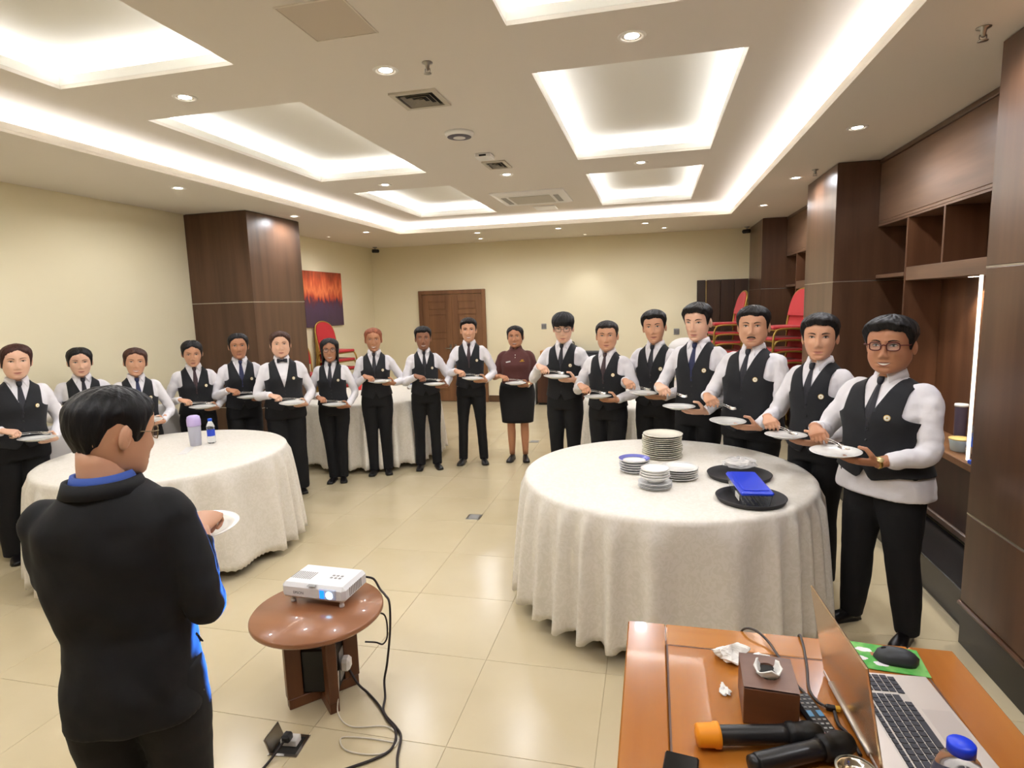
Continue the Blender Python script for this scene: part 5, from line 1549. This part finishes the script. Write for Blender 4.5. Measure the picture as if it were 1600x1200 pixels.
attendant(3, -4.31, 4.13, 1.508, LT, 'person in black vest and navy tie smiling, third from left', 'the third waitress from the left', fem=True, skin='mid', hair=BRN, hstyle='tied', hopt=dict(top=.014, side=.010, front=.010, bun=.03, seed=3), tie='navy', smile=.9, teeth=True, wide=.6, hr=4, hs=1.08)
attendant(4, -4.24, 4.71, 1.538, LT, 'person in black vest looking down at the plate, just left of the wood column', 'the fourth waitress from the left', fem=True, skin='mid', hair=BLK, hstyle='tied', hopt=dict(top=.013, side=.009, front=.009, part=True, bun=.03, seed=4), smile=.1, hp=10, wide=.6, hs=1.08, tie='brown')
attendant(5, -3.94, 4.98, 1.580, LT, 'person in black vest with dark hair in front of the wood column', 'the fifth waitress from the left', fem=True, skin='tan', hair=BLK, hstyle='tied', hopt=dict(top=.012, side=.009, front=.009, part=True, bun=.03, seed=5), smile=.4, wide=.6, plate=(.05, -.31, 1.05), hs=1.08, tie='navy')
attendant(6, -3.47, 4.975, 1.590, LT, 'person in black vest with a black bow tie', 'the waitress with a bow tie', fem=True, skin='light', hair=BRN, hstyle='tied', hopt=dict(top=.014, side=.010, front=.012, seed=6), tie='bow', g=1.16, smile=.35, wide=1.1, plate=(.05, -.31, .99), vee=1.14, jaw=1.12, hs=1.06, hw=1.04)
attendant(7, -3.20, 5.40, 1.495, CT, 'person with glasses and chin-length black hair, smiling broadly', 'the waitress with glasses', fem=True, skin='tan', hair=BLK, hstyle='bob', hopt=dict(top=.014, side=.014, front=.010, part=True, seed=7), glasses=((70, 52, 44), True), smile=1.0, teeth=True, plate=(.06, -.31, .96), vee=1.15, hs=1.10, stance=.055, dyaw=-6)
attendant(8, -2.875, 5.73, 1.575, CT, 'person in black vest with reddish tied-back hair', 'the waitress with reddish hair', fem=True, skin='tan', hair=(124, 70, 46), hstyle='tied', hopt=dict(top=.011, side=.008, front=.006, seed=8), smile=.8, teeth=True, plate=(.07, -.30, 1.11), wr=(-.16, .06, .07), hs=1.07, wide=.2, stance=.075)
attendant(9, -2.42, 5.99, 1.574, CT, 'person with dark skin and short black hair in front of the door', 'the waiter left of the tallest man at the door', skin='dark', hair=BLK, hstyle='short', hopt=dict(top=.024, side=.009, front=.02, seed=9), smile=.9, teeth=True, plate=(.10, -.31, 1.05), wr=(-.20, .05, .11), hw=.96, stance=.10, sh=.94, dyaw=6)
attendant(10, -1.985, 6.26, 1.646, CT, 'person with slim build and short hair before the right door leaf', 'the slim waiter by the door', skin='mid', hair=BLK, hstyle='short', hopt=dict(top=.020, side=.007, front=.022, seed=10), smile=.7, teeth=True, tie='brown', plate=(.05, -.31, 1.035), hw=.95, leg=.92, stance=.125, sh=.98)
attendant(11, -1.495, 6.435, 1.54, CT, 'person in a brown polo shirt and black knee-length skirt', 'the woman in the brown polo', fem=True, wear='polo', skin='tan', hair=BLK, hstyle='tied', hopt=dict(top=.010, side=.009, front=.007, bun=.032, seed=11), g=1.2, smile=.6, teeth=True, plate=(.02, -.31, 1.02), watch=1, hw=1.04, jaw=1.12, stance=.085, dhy=-6, hip=1.06)
attendant(12, -.80, 5.42, 1.70, RT, 'person with a thick black fringe and glasses', 'the waiter with a thick fringe', skin='light', hair=(18, 17, 18), hstyle='fringe', hopt=dict(top=.028, side=.012, front=.022, seed=12), glasses=((60, 50, 46), False), smile=.2, hp=8, plate=(.02, -.32, 1.14), hw=.97, sh=1.0, dyaw=4)
attendant(13, -.38, 5.14, 1.615, RT, 'person in black vest with a shirt corner showing below the hem', 'the shorter waiter right of the fringed one', skin='mid', hair=(34, 28, 26), hstyle='short', hopt=dict(top=.014, side=.006, front=.014, seed=13), smile=.5, tie='brown', plate=(.02, -.32, 1.05), hw=1.03, jaw=1.08, g=1.06, shirt_low=.82, hem=.90, dyaw=4)
attendant(14, .025, 5.12, 1.70, RT, 'person with swept black hair left of the waiter in a navy tie', 'the waiter with swept hair', skin='mid', hair=BLK, hstyle='short', hopt=dict(top=.026, side=.012, front=.022, quiff=.006, seed=14), smile=.5, plate=(.02, -.33, 1.04), hr=-4, jaw=.96, dyaw=2, sh=.98)
attendant(15, .34, 4.64, 1.757, RT, 'person with a navy tie and cream shirt, looking down', 'the tall waiter in a navy tie', skin='light', hair=BLK, hstyle='short', hopt=dict(top=.022, side=.010, front=.026, quiff=.010, seed=15), smile=.1, tie='navy', plate=(.02, -.36, .985), hp=5, wr=(-.19, .07, .14), hw=.95, dyaw=3, dhy=-12)
attendant(16, .675, 4.315, 1.725, RT, 'person with a mustache and stout build in black vest', 'the waiter with a mustache', skin='mid', hair=BLK, hstyle='short', hopt=dict(top=.020, side=.010, front=.018, seed=16), smile=.2, mustache=True, g=1.22, plate=(.03, -.34, .965), wr=(-.20, .08, .15), hw=1.05, jaw=1.12, dyaw=2, hem=.86)
attendant(17, .975, 3.845, 1.675, RT, 'person with tousled black hair next to the large waiter in glasses', 'the waiter with tousled hair', skin='mid', hair=BLK, hstyle='short', hopt=dict(top=.024, side=.011, front=.026, quiff=.008, seed=17), smile=.25, plate=(.02, -.34, 1.00), wr=(-.18, .07, .085), hs=1.10, lean=(0, 0), dyaw=0, hem=.87, dhy=4)
attendant(18, 1.165, 3.30, 1.672, RT, 'person of large build with glasses, untucked white shirt under the vest', 'the large waiter in glasses', skin='tan', hair=(22, 20, 20), hstyle='short', hopt=dict(top=.026, side=.013, front=.030, quiff=.008, seed=18), glasses=((86, 26, 24), False), gfr=.0024, smile=.8, teeth=True, g=1.34, belly=.03, hs=1.15, hw=1.06, jaw=1.14, sh=1.08, plate=(.0, -.33, 1.055), hem=.895, shirt_low=.80, flare=.02, vee=1.20, vw=.085, watch=1, cuff=.05, stance=.14, step=.03, dyaw=3, dhy=-6, toe=16, leg=1.0)
# the presenter seen from behind
person(dict(x=-1.315, y=1.165, h=1.612, yaw=205, hy=-40, hp=10, group='presenter', wear='suit', label='person in a black suit and glasses seen from behind, holding a plate', who='the presenter in the black suit',
            skin='mid', hair=(20, 19, 20), hstyle='short', hopt=dict(top=.014, side=.010, front=.014, seed=19, nape=.018), glasses=((150, 130, 96), False), smile=.6, g=1.02, belly=.02, hs=.97, sh=1.0, hip=.90, arm=.95, tie=None, cuff=.03, lean=(.028, 0),
            arms=((-.86, -.43, .10), (.3, -.35, -.85), (.01, -.22, 1.15), (-.10, -.94, .20), (-.1, .3, .95), (-.172, -.125, 1.238)), plate=(-.120, -.265, 1.178), tilt=(-.06, .02), ud=(.90, -.42, .12), grip=(.09, .02, -.03),
            hints=((.15, .3, -.9), (-.22, .30, -.9)), stance=.085))
